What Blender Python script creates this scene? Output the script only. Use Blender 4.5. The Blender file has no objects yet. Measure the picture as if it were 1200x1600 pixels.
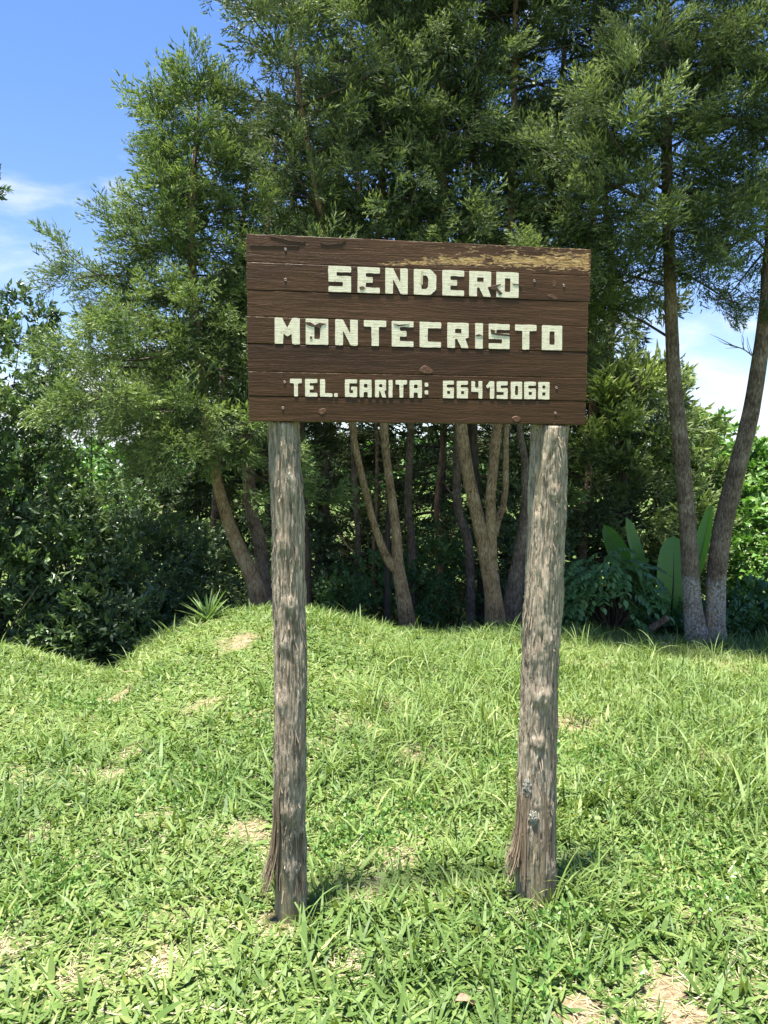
import bpy, math
import numpy as np
from mathutils import Vector, Matrix

R = math.radians
rng = np.random.default_rng(7)
scene = bpy.context.scene
col = scene.collection

# ------------------------------------------------------------------ camera
CAM_H = 1.6
PITCH = math.atan(53 / 1202.0)
FOC = 1202.0                      # focal length in photograph pixels
cam_d = bpy.data.cameras.new('camera')
cam = bpy.data.objects.new('camera', cam_d)
col.objects.link(cam)
cam.location = (0, 0, CAM_H)
cam.rotation_euler = (math.pi / 2 - PITCH, 0, 0)
cam_d.sensor_fit = 'VERTICAL'
cam_d.sensor_height = 24.0
cam_d.lens = 24.0 * FOC / 1600.0
cam_d.clip_start = 0.05
cam_d.clip_end = 4000
scene.camera = cam

# ------------------------------------------------------------------ sky
SUN_DIR = Vector((-0.10, -0.12, 1.0)).normalized()
world = bpy.data.worlds.new('World')
scene.world = world
world.use_nodes = True
wn, wl = world.node_tree.nodes, world.node_tree.links
wn.clear()
w_out = wn.new('ShaderNodeOutputWorld')
w_bg = wn.new('ShaderNodeBackground')
w_sky = wn.new('ShaderNodeTexSky')
w_sky.sky_type = 'NISHITA'
w_sky.sun_disc = False
w_sky.sun_elevation = math.asin(SUN_DIR.z)
w_sky.sun_rotation = math.atan2(SUN_DIR.x, SUN_DIR.y)
w_sky.altitude = 1500
w_sky.air_density = 1.3
w_sky.dust_density = 0.3
w_sky.ozone_density = 3.0
w_bg.inputs['Strength'].default_value = 0.107
# cumulus clouds: noise over the view direction, gathering towards the horizon
w_tc = wn.new('ShaderNodeTexCoord')
w_map = wn.new('ShaderNodeMapping')
w_map.inputs['Scale'].default_value = (2.3, 2.3, 5.2)
w_map.inputs['Location'].default_value = (7.7, 2.7, 0.3)
w_n = wn.new('ShaderNodeTexNoise')
w_n.inputs['Scale'].default_value = 1.35
w_n.inputs['Detail'].default_value = 9
w_n.inputs['Roughness'].default_value = 0.56
w_n.inputs['Distortion'].default_value = 0.25
w_sep = wn.new('ShaderNodeSeparateXYZ')
w_elev = wn.new('ShaderNodeMapRange')
w_elev.inputs['From Min'].default_value = 0.0
w_elev.inputs['From Max'].default_value = 0.30
w_elev.inputs['To Min'].default_value = 0.235
w_elev.inputs['To Max'].default_value = -0.075
w_add = wn.new('ShaderNodeMath'); w_add.operation = 'ADD'
w_rmp = wn.new('ShaderNodeMapRange')
w_rmp.interpolation_type = 'SMOOTHSTEP'
w_rmp.inputs['From Min'].default_value = 0.53
w_rmp.inputs['From Max'].default_value = 0.72
w_mix = wn.new('ShaderNodeMix'); w_mix.data_type = 'RGBA'
w_mix.inputs['B'].default_value = (3.1, 3.2, 3.55, 1)
wl.new(w_tc.outputs['Generated'], w_map.inputs['Vector'])
wl.new(w_map.outputs['Vector'], w_n.inputs['Vector'])
wl.new(w_tc.outputs['Generated'], w_sep.inputs['Vector'])
wl.new(w_sep.outputs['Z'], w_elev.inputs['Value'])
wl.new(w_n.outputs['Fac'], w_add.inputs[0])
wl.new(w_elev.outputs['Result'], w_add.inputs[1])
wl.new(w_add.outputs[0], w_rmp.inputs['Value'])
wl.new(w_rmp.outputs['Result'], w_mix.inputs['Factor'])
w_hsv = wn.new('ShaderNodeHueSaturation')
w_hsv.inputs['Saturation'].default_value = 1.32
w_hsv.inputs['Hue'].default_value = 0.522
w_gam = wn.new('ShaderNodeGamma')
w_gam.inputs['Gamma'].default_value = 0.72
wl.new(w_sky.outputs['Color'], w_hsv.inputs['Color'])
wl.new(w_hsv.outputs['Color'], w_gam.inputs['Color'])
wl.new(w_gam.outputs['Color'], w_mix.inputs['A'])
wl.new(w_mix.outputs['Result'], w_bg.inputs['Color'])
wl.new(w_bg.outputs['Background'], w_out.inputs['Surface'])

# ------------------------------------------------------------------ sun
sun_d = bpy.data.lights.new('sun', 'SUN')
sun_d.energy = 4.9
sun_d.angle = R(5.0)
sun_d.color = (1.0, 0.96, 0.89)
sun = bpy.data.objects.new('sun', sun_d)
col.objects.link(sun)
sun.location = (-2, -3, 30)
sun.rotation_euler = SUN_DIR.to_track_quat('Z', 'Y').to_euler()

# ------------------------------------------------------------------ exposure
scene.view_settings.view_transform = 'Standard'
scene.view_settings.look = 'None'
scene.view_settings.gamma = 1.0
scene.view_settings.exposure = 1.9
scene.view_settings.use_curve_mapping = False
scene.render.engine = 'CYCLES'
scene.render.resolution_x = 768
scene.render.resolution_y = 1024
scene.cycles.max_bounces = 6
scene.cycles.diffuse_bounces = 4
scene.cycles.transmission_bounces = 4
scene.cycles.transparent_max_bounces = 4


# ================================================================== helpers
def at(px, py, Y):
    """point at depth Y seen at photograph pixel (px, py)"""
    xc, yc = (px - 600) / FOC, (800 - py) / FOC
    d = np.array([xc, math.cos(PITCH) + yc * math.sin(PITCH), -math.sin(PITCH) + yc * math.cos(PITCH)])
    d = d / d[1] * Y
    return np.array([d[0], d[1], CAM_H + d[2]])


def _hash(ix, iy, iz, seed):
    n = (ix.astype(np.int64) * 374761393 + iy.astype(np.int64) * 668265263 + iz.astype(np.int64) * 2147483647 + seed * 1274126177) & 0x7fffffff
    n = ((n ^ (n >> 13)) * 1274126177) & 0x7fffffff
    n = ((n ^ (n >> 16)) * 60493) & 0x7fffffff
    return (n & 0xffff) / 65535.0


def vnoise(p, seed=0):
    """value noise in -1..1 for an (N,3) array"""
    p = np.asarray(p, float)
    i = np.floor(p).astype(np.int64)
    f = p - i
    f = f * f * (3 - 2 * f)
    r = 0
    for dx in (0, 1):
        for dy in (0, 1):
            for dz in (0, 1):
                w = (f[:, 0] if dx else 1 - f[:, 0]) * (f[:, 1] if dy else 1 - f[:, 1]) * (f[:, 2] if dz else 1 - f[:, 2])
                r = r + w * _hash(i[:, 0] + dx, i[:, 1] + dy, i[:, 2] + dz, seed)
    return r * 2 - 1


def fbm(p, oct=4, seed=0, rough=0.5):
    p = np.asarray(p, float)
    a, s, tot = 1.0, 0.0, 0.0
    for k in range(oct):
        s = s + a * vnoise(p * (2 ** k) + 17.3 * k, seed + k)
        tot += a
        a *= rough
    return s / tot


def smooth(t):
    t = np.clip(t, 0, 1)
    return t * t * (3 - 2 * t)


def make_mesh(name, V, polys, mat=None, attrs=None, shade=False):
    """polys: list of int arrays (n,k) of faces with k corners each"""
    V = np.asarray(V, np.float32)
    me = bpy.data.meshes.new(name)
    me.vertices.add(len(V))
    me.vertices.foreach_set('co', V.ravel())
    polys = [np.asarray(p, np.int32) for p in polys if len(p)]
    nl = sum(p.size for p in polys)
    npoly = sum(len(p) for p in polys)
    me.loops.add(nl)
    me.polygons.add(npoly)
    me.loops.foreach_set('vertex_index', np.concatenate([p.ravel() for p in polys]))
    sizes = np.concatenate([np.full(len(p), p.shape[1], np.int32) for p in polys])
    starts = np.concatenate([[0], np.cumsum(sizes)[:-1]]).astype(np.int32)
    me.polygons.foreach_set('loop_start', starts)
    me.polygons.foreach_set('use_smooth', np.full(npoly, bool(shade)))
    if attrs:
        for k, a in attrs.items():
            at_ = me.attributes.new(k, 'FLOAT', 'POINT')
            at_.data.foreach_set('value', np.asarray(a, np.float32))
    me.update(calc_edges=True)
    if mat:
        me.materials.append(mat)
    return me


def obj(name, me, parent=None, loc=(0, 0, 0)):
    o = bpy.data.objects.new(name, me)
    col.objects.link(o)
    if parent is not None:
        o.parent = parent
    o.location = loc
    return o


def tag(o, label=None, cat=None, group=None, kind=None):
    if label: o['label'] = label
    if cat: o['category'] = cat
    if group: o['group'] = group
    if kind: o['kind'] = kind
    return o


def thing(name, label, cat, loc, group=None, rz=0.0):
    o = bpy.data.objects.new(name, None)
    col.objects.link(o)
    o.location = [float(v) for v in loc]
    o.rotation_euler = (0, 0, rz)
    o.empty_display_size = 0.2
    return tag(o, label, cat, group)


class Bag:
    """collects vertices and faces of one mesh"""
    def __init__(self):
        self.V, self.P, self.A, self.n = [], {}, {}, 0

    def add(self, V, polys, **attrs):
        V = np.asarray(V, float).reshape(-1, 3)
        for p in polys:
            p = np.asarray(p, np.int64)
            if len(p):
                self.P.setdefault(p.shape[1], []).append(p + self.n)
        for k, a in attrs.items():
            self.A.setdefault(k, []).append(np.broadcast_to(np.asarray(a, float), (len(V),)))
        self.V.append(V)
        self.n += len(V)

    def mesh(self, name, mat, shade=False, origin=(0, 0, 0)):
        V = np.concatenate(self.V) - np.asarray(origin, float)
        return make_mesh(name, V, [np.concatenate(p) for p in self.P.values()], mat,
                         {k: np.concatenate(a) for k, a in self.A.items()}, shade)


def catmull(P, n):
    P = np.asarray(P, float)
    if len(P) == 2:
        t = np.linspace(0, 1, n)[:, None]
        return P[0] * (1 - t) + P[1] * t
    Q = np.vstack([2 * P[0] - P[1], P, 2 * P[-1] - P[-2]])
    u = np.linspace(0, len(P) - 1 - 1e-9, n)
    i = np.floor(u).astype(int)
    f = (u - i)[:, None]
    a, b, c, d = Q[i], Q[i + 1], Q[i + 2], Q[i + 3]
    return 0.5 * (2 * b + (c - a) * f + (2 * a - 5 * b + 4 * c - d) * f ** 2 + (3 * b - a - 3 * c + d) * f ** 3)


def frames(C):
    T = np.gradient(C, axis=0)
    T /= np.linalg.norm(T, axis=1)[:, None] + 1e-12
    ref = np.array([0, 1.0, 0]) if abs(T[0][1]) < 0.9 else np.array([1.0, 0, 0])
    N = np.zeros_like(T)
    n = ref - T[0] * ref.dot(T[0])
    N[0] = n / np.linalg.norm(n)
    for k in range(1, len(T)):
        n = N[k - 1] - T[k] * N[k - 1].dot(T[k])
        N[k] = n / (np.linalg.norm(n) + 1e-12)
    return T, N, np.cross(T, N)


def ring_faces(n, s):
    i = np.arange(n - 1)[:, None] * s
    j = np.arange(s)[None, :]
    j2 = (j + 1) % s
    return np.stack([i + j, i + j2, i + s + j2, i + s + j], -1).reshape(-1, 4)


def tube(P, r, n, s, disp=None, cap=True):
    """P control points, r control radii -> verts, faces; disp(theta, along, C) adds to the radius"""
    C = catmull(P, n)
    rr = np.interp(np.linspace(0, 1, n), np.linspace(0, 1, len(r)), r)
    T, N, B = frames(C)
    th = np.linspace(0, 2 * math.pi, s, endpoint=False)
    L = np.concatenate([[0], np.cumsum(np.linalg.norm(np.diff(C, axis=0), axis=1))])
    rad = np.repeat(rr[:, None], s, 1)
    if disp is not None:
        TH, LL = np.meshgrid(th, L)
        rad = rad + disp(TH.ravel(), LL.ravel(), rad.ravel()).reshape(n, s)
    V = C[:, None, :] + rad[..., None] * (np.cos(th)[None, :, None] * N[:, None, :] + np.sin(th)[None, :, None] * B[:, None, :])
    V = V.reshape(-1, 3)
    F = [ring_faces(n, s)]
    if cap:
        V = np.vstack([V, C[0] - T[0] * rr[0] * .1, C[-1] + T[-1] * rr[-1] * .3])
        a, b = n * s, n * s + 1
        j = np.arange(s)
        j2 = (j + 1) % s
        F.append(np.concatenate([np.stack([np.full(s, a), j2, j], -1),
                                 np.stack([np.full(s, b), (n - 1) * s + j, (n - 1) * s + j2], -1)]))
    return V, F


# ================================================================== materials
def mat_new(name):
    m = bpy.data.materials.new(name)
    m.use_nodes = True
    nt = m.node_tree
    nt.nodes.clear()
    out = nt.nodes.new('ShaderNodeOutputMaterial')
    return m, nt.nodes, nt.links, out


def node(nodes, typ, **kw):
    n = nodes.new(typ)
    for k, v in kw.items():
        if k in n.inputs:
            n.inputs[k].default_value = v
        else:
            setattr(n, k, v)
    return n


def ramp(nodes, stops, interp='LINEAR'):
    r = nodes.new('ShaderNodeValToRGB')
    cr = r.color_ramp
    cr.interpolation = interp
    while len(cr.elements) < len(stops):
        cr.elements.new(0.5)
    for e, (p, c) in zip(cr.elements, stops):
        e.position = p
        e.color = (*c, 1) if len(c) == 3 else c
    return r


def leaf_mat(name, stops, rough=0.5, trans=0.3, spec=0.4, tcol=(1.25, 1.35, 0.7)):
    """foliage: colour from the tint attribute of each leaf, light coming through the blade"""
    m, N, L, out = mat_new(name)
    a = node(N, 'ShaderNodeAttribute', attribute_name='tint')
    rp = ramp(N, stops)
    L.new(a.outputs['Fac'], rp.inputs['Fac'])
    b = node(N, 'ShaderNodeBsdfPrincipled', Roughness=rough)
    b.inputs['Specular IOR Level'].default_value = spec
    L.new(rp.outputs['Color'], b.inputs['Base Color'])
    tr = N.new('ShaderNodeBsdfTranslucent')
    mul = node(N, 'ShaderNodeMix', data_type='RGBA', blend_type='MULTIPLY')
    mul.inputs['Factor'].default_value = 1
    mul.inputs['B'].default_value = (*tcol, 1)
    L.new(rp.outputs['Color'], mul.inputs['A'])
    L.new(mul.outputs['Result'], tr.inputs['Color'])
    mx = N.new('ShaderNodeMixShader')
    mx.inputs['Fac'].default_value = trans
    L.new(b.outputs[0], mx.inputs[1])
    L.new(tr.outputs[0], mx.inputs[2])
    L.new(mx.outputs[0], out.inputs['Surface'])
    return m


def bark_mat(name, stops, scale=(40, 40, 6), bump=0.6, dist=0.012, wash=False, rough=0.9):
    m, N, L, out = mat_new(name)
    tc = N.new('ShaderNodeTexCoord')
    mp = node(N, 'ShaderNodeMapping', Scale=scale)
    L.new(tc.outputs['Object'], mp.inputs['Vector'])
    n1 = node(N, 'ShaderNodeTexNoise', Scale=1.0, Detail=8.0, Roughness=0.65, Distortion=0.4)
    L.new(mp.outputs['Vector'], n1.inputs['Vector'])
    n2 = node(N, 'ShaderNodeTexNoise', Scale=5.0, Detail=4.0)
    L.new(tc.outputs['Object'], n2.inputs['Vector'])
    ad = node(N, 'ShaderNodeMath', operation='MULTIPLY_ADD')
    ad.inputs[1].default_value = 0.5
    L.new(n2.outputs['Fac'], ad.inputs[0])
    L.new(n1.outputs['Fac'], ad.inputs[2])
    rp = ramp(N, stops)
    sb = node(N, 'ShaderNodeMath', operation='SUBTRACT')
    sb.inputs[1].default_value = 0.25
    L.new(ad.outputs[0], sb.inputs[0])
    L.new(sb.outputs[0], rp.inputs['Fac'])
    colr = rp.outputs['Color']
    if wash:
        for an, c in (('lichen', (0.42, 0.22, 0.04)), ('wash', (0.46, 0.44, 0.40))):
            a = node(N, 'ShaderNodeAttribute', attribute_name=an)
            n3 = node(N, 'ShaderNodeTexNoise', Scale=38.0 if an == 'wash' else 26.0, Detail=5.0, Roughness=0.7)
            L.new(tc.outputs['Object'], n3.inputs['Vector'])
            s = node(N, 'ShaderNodeMath', operation='ADD')
            L.new(a.outputs['Fac'], s.inputs[0])
            L.new(n3.outputs['Fac'], s.inputs[1])
            mr = node(N, 'ShaderNodeMapRange')
            mr.inputs['From Min'].default_value = 0.97
            mr.inputs['From Max'].default_value = 1.22
            L.new(s.outputs[0], mr.inputs['Value'])
            mx = node(N, 'ShaderNodeMix', data_type='RGBA')
            mx.inputs['B'].default_value = (*c, 1)
            L.new(mr.outputs['Result'], mx.inputs['Factor'])
            L.new(colr, mx.inputs['A'])
            colr = mx.outputs['Result']
    b = node(N, 'ShaderNodeBsdfPrincipled', Roughness=rough)
    b.inputs['Specular IOR Level'].default_value = 0.2
    L.new(colr, b.inputs['Base Color'])
    bp = node(N, 'ShaderNodeBump', Strength=bump, Distance=dist)
    L.new(n1.outputs['Fac'], bp.inputs['Height'])
    L.new(bp.outputs['Normal'], b.inputs['Normal'])
    L.new(b.outputs[0], out.inputs['Surface'])
    return m


def plain_mat(name, c1, c2, scale=30, rough=0.7, bump=0.2, spec=0.3, metallic=0.0):
    m, N, L, out = mat_new(name)
    tc = N.new('ShaderNodeTexCoord')
    n1 = node(N, 'ShaderNodeTexNoise', Scale=float(scale), Detail=6.0, Roughness=0.6)
    L.new(tc.outputs['Object'], n1.inputs['Vector'])
    rp = ramp(N, [(0.3, c1), (0.7, c2)])
    L.new(n1.outputs['Fac'], rp.inputs['Fac'])
    b = node(N, 'ShaderNodeBsdfPrincipled', Roughness=rough, Metallic=metallic)
    b.inputs['Specular IOR Level'].default_value = spec
    L.new(rp.outputs['Color'], b.inputs['Base Color'])
    bp = node(N, 'ShaderNodeBump', Strength=bump, Distance=0.004)
    L.new(n1.outputs['Fac'], bp.inputs['Height'])
    L.new(bp.outputs['Normal'], b.inputs['Normal'])
    L.new(b.outputs[0], out.inputs['Surface'])
    return m


M = {}
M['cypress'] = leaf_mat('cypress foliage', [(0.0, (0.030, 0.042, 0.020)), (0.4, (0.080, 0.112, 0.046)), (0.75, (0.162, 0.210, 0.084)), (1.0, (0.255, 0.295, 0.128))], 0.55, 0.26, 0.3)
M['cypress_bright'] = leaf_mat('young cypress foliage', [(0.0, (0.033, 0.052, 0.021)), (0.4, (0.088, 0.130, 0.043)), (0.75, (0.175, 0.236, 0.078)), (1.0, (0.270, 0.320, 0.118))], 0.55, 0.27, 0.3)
M['cypress_dark'] = leaf_mat('cypress foliage darkened as shade', [(0.0, (0.024, 0.036, 0.017)), (0.5, (0.066, 0.090, 0.037)), (1.0, (0.135, 0.165, 0.066))], 0.55, 0.25, 0.3)  # shade of the wood put into the colour: a darker copy of cypress
M['broad_dark'] = leaf_mat('glossy dark leaves', [(0.0, (0.038, 0.066, 0.032)), (0.6, (0.088, 0.142, 0.058)), (1.0, (0.17, 0.23, 0.085))], 0.36, 0.26, 0.55)
M['broad_light'] = leaf_mat('fresh green leaves', [(0.0, (0.045, 0.100, 0.025)), (0.6, (0.105, 0.220, 0.045)), (1.0, (0.19, 0.31, 0.07))], 0.38, 0.32, 0.55)
M['broad_mid'] = leaf_mat('mid green leaves', [(0.0, (0.038, 0.085, 0.030)), (0.6, (0.085, 0.175, 0.055)), (1.0, (0.16, 0.26, 0.075))], 0.4, 0.3, 0.5)
M['banana'] = leaf_mat('banana leaf', [(0.0, (0.06, 0.13, 0.03)), (0.5, (0.11, 0.27, 0.03)), (1.0, (0.20, 0.33, 0.09))], 0.4, 0.4, 0.5, (1.3, 1.5, 0.5))
M['yucca'] = leaf_mat('spiky leaf', [(0.0, (0.07, 0.14, 0.04)), (0.6, (0.16, 0.27, 0.07)), (1.0, (0.32, 0.38, 0.16))], 0.4, 0.25, 0.5)
M['grass'] = leaf_mat('grass blades', [(0.0, (0.058, 0.108, 0.024)), (0.35, (0.115, 0.188, 0.042)), (0.7, (0.184, 0.252, 0.068)), (0.86, (0.262, 0.305, 0.104)), (0.92, (0.40, 0.35, 0.20)), (1.0, (0.50, 0.44, 0.30))], 0.55, 0.3, 0.32, (1.2, 1.2, 0.55))
M['bark'] = bark_mat('cypress bark', [(0.28, (0.04, 0.028, 0.019)), (0.5, (0.18, 0.125, 0.086)), (0.72, (0.38, 0.30, 0.22))], (62, 62, 20), 1.0, 0.03, True)
M['bark_warm'] = bark_mat('orange brown bark', [(0.28, (0.06, 0.034, 0.018)), (0.5, (0.30, 0.185, 0.095)), (0.72, (0.50, 0.37, 0.22))], (60, 60, 22), 1.0, 0.03, True)
M['bark_dark'] = bark_mat('dark bark', [(0.15, (0.02, 0.016, 0.012)), (0.5, (0.075, 0.056, 0.042)), (0.85, (0.15, 0.12, 0.09))], (30, 30, 6), 0.8, 0.03)
M['twig'] = bark_mat('bare twig bark', [(0.2, (0.06, 0.05, 0.04)), (0.8, (0.19, 0.16, 0.13))], (40, 40, 40), 0.3, 0.005)


# ================================================================== terrain
ridge_px = np.array([(-500, 1015), (-150, 1008), (0, 1010), (60, 1024), (120, 1040), (165, 1050), (192, 1044), (215, 1016), (240, 992), (300, 964),
                     (360, 951), (420, 944), (480, 945), (540, 957), (620, 977), (700, 985), (800, 980), (880, 984), (1000, 990), (1100, 996), (1250, 1000), (1700, 1000)], float)
ridge_Y = np.interp(ridge_px[:, 0], [-500, 0, 170, 300, 480, 650, 900, 1100, 1700], [6.6, 6.6, 6.7, 6.9, 7.2, 7.7, 8.1, 8.3, 8.3])
ridge_W = np.array([at(px, py + 9, Y) for (px, py), Y in zip(ridge_px, ridge_Y)])


def ridge_at(x, y):
    # the crest found along the line of equal bearing so that the bank keeps its plan shape
    k = np.clip(x / np.maximum(y, 0.5), -1.2, 1.2)
    kk = ridge_W[:, 0] / ridge_W[:, 1]
    return np.interp(k, kk, ridge_W[:, 1]), np.interp(k, kk, ridge_W[:, 2])


def ground(x, y):
    x, y = np.asarray(x, float), np.asarray(y, float)
    x, y = np.broadcast_arrays(x, y)
    yr, zr = ridge_at(x, y)
    s = smooth((y - 3.6) / (yr - 3.6))
    z = zr * s
    # beyond the crest: a gully on the left, a gentle shelf on the right
    right = smooth((x - 0.6) / 2.2)
    d = np.maximum(y - yr, 0)
    fall = (1 - right) * (-2.0 * smooth(d / 5.0)) + right * (-0.05 * np.minimum(d, 3) - 0.9 * smooth((d - 2.5) / 8))
    far = smooth((y - 16) / 40.0)
    z = z + fall * (1 - far)
    hill = far * (1.0 + 1.4 * np.sin(x * 0.03 + 1.0)) + smooth((y - 60) / 400) * 10 * (1 + 0.5 * np.sin(x * 0.006))
    z = z * (1 - far) + hill
    p = np.stack([x * 0.9, y * 0.9, np.zeros_like(x)], -1).reshape(-1, 3)
    b = fbm(p, 4, 3).reshape(x.shape)
    z = z + b * 0.035 * smooth((np.hypot(x - 0.15, y - 2.8) - 0.5) / 1.2) * (1 + 3 * smooth((y - 12) / 10))
    return z


# bare, straw-coloured places in the lawn: (x, y, radius)
def gp(px, py):
    Y = 2.0
    for k in range(40):
        p = at(px, py, Y)
        Y += (p[2] - float(ground(p[0], p[1]))) * 1.2
        Y = min(max(Y, 1.0), 9.0)
    return at(px, py, Y)[:2]


bare_px = [(695, 1165, .30), (745, 1130, .22), (900, 1135, .28), (390, 1300, .16), (215, 1310, .17), (430, 1440, .15), (1150, 1450, .22), (1050, 1590, .26), (960, 1590, .2),
           (1190, 1560, .2), (560, 1395, .12), (640, 1180, .14), (250, 1500, .09), (130, 1525, .09), (20, 1480, .08), (545, 1505, .08), (1020, 990, .4), (370, 1000, .22),
           (330, 1105, .16), (600, 1100, .15), (170, 1210, .14), (830, 1435, .09), (180, 1090, .22), (620, 1340, .09), (720, 1390, .09), (60, 1300, .10), (980, 1240, .10), (1100, 1180, .14)]
bare = np.array([(*gp(px, py), r) for px, py, r in bare_px])


def bareness(x, y):
    p = np.stack([x * 5.5, y * 5.5, np.zeros_like(x)], -1)
    n = fbm(p, 4, 11)
    d = np.full(x.shape, 9.0)
    for bx, by, br in bare:
        d = np.minimum(d, np.hypot(x - bx, (y - by) * 0.8) / br)
    v = smooth((0.86 - d + n * 1.25) / 0.9)
    n2 = fbm(p * 0.45 + 40, 4, 21)
    return np.maximum(v, 0.5 * smooth((n2 - 0.28) / 0.25))


def ground_sheet():
    xs = np.concatenate([np.linspace(-1500, -60, 14), np.linspace(-50, -8, 26), np.linspace(-7.5, 7.5, 161), np.linspace(8, 50, 26), np.linspace(60, 1500, 14)])
    ys = np.concatenate([np.linspace(-1200, -40, 8), np.linspace(-30, 0.5, 16), np.linspace(0.75, 13, 130), np.linspace(13.4, 60, 60), np.linspace(65, 2500, 30)])
    X, Y = np.meshgrid(xs, ys)
    Z = ground(X, Y)
    V = np.stack([X, Y, Z], -1).reshape(-1, 3)
    nx, ny = len(xs), len(ys)
    i = (np.arange(ny - 1)[:, None] * nx + np.arange(nx - 1)[None, :]).reshape(-1)
    F = np.stack([i, i + 1, i + nx + 1, i + nx], -1)
    br = bareness(V[:, 0], V[:, 1])
    return make_mesh('ground', V, [F], ground_mat(), {'bare': br}, True)


def ground_mat():
    m, N, L, out = mat_new('soil and thatch')
    tc = N.new('ShaderNodeTexCoord')
    n1 = node(N, 'ShaderNodeTexNoise', Scale=45.0, Detail=9.0, Roughness=0.7)
    n2 = node(N, 'ShaderNodeTexNoise', Scale=3.0, Detail=5.0)
    n3 = node(N, 'ShaderNodeTexNoise', Scale=0.35, Detail=6.0)
    for n in (n1, n2, n3):
        L.new(tc.outputs['Object'], n.inputs['Vector'])
    soil = ramp(N, [(0.32, (0.075, 0.048, 0.03)), (0.5, (0.22, 0.155, 0.095)), (0.7, (0.40, 0.32, 0.21))])
    L.new(n1.outputs['Fac'], soil.inputs['Fac'])
    turf = ramp(N, [(0.3, (0.045, 0.075, 0.020)), (0.55, (0.10, 0.15, 0.04)), (0.75, (0.20, 0.21, 0.08))])
    L.new(n1.outputs['Fac'], turf.inputs['Fac'])
    a = node(N, 'ShaderNodeAttribute', attribute_name='bare')
    mx = node(N, 'ShaderNodeMix', data_type='RGBA')
    L.new(a.outputs['Fac'], mx.inputs['Factor'])
    L.new(turf.outputs['Color'], mx.inputs['A'])
    L.new(soil.outputs['Color'], mx.inputs['B'])
    b = node(N, 'ShaderNodeBsdfPrincipled', Roughness=0.95)
    b.inputs['Specular IOR Level'].default_value = 0.1
    L.new(mx.outputs['Result'], b.inputs['Base Color'])
    bp = node(N, 'ShaderNodeBump', Strength=0.7, Distance=0.012)
    L.new(n1.outputs['Fac'], bp.inputs['Height'])
    L.new(bp.outputs['Normal'], b.inputs['Normal'])
    L.new(b.outputs[0], out.inputs['Surface'])
    return m


tag(obj('ground', ground_sheet()), kind='structure')


# ================================================================== the sign
SIGN_YAW = math.atan(0.152)
SIGN_O = np.array([0.1405, 2.754, 0.0])
SIGN = thing('trail_sign', 'brown plank trail sign with cream lettering on two rough log posts', 'sign', SIGN_O, None, SIGN_YAW)
ex = np.array([math.cos(SIGN_YAW), math.sin(SIGN_YAW), 0])
ey = np.array([-math.sin(SIGN_YAW), math.cos(SIGN_YAW), 0])


def on_board(px, py, off=0.0):
    """sign-local (x, z) of a pixel on the board's front"""
    d = at(px, py, 1.0) - np.array([0, 0, CAM_H])
    c = np.array([0, 0, CAM_H])
    n = ey
    t = (SIGN_O + ey * off - c).dot(n) / d.dot(n)
    p = c + d * t - SIGN_O
    return p.dot(ex), p[2]


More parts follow.
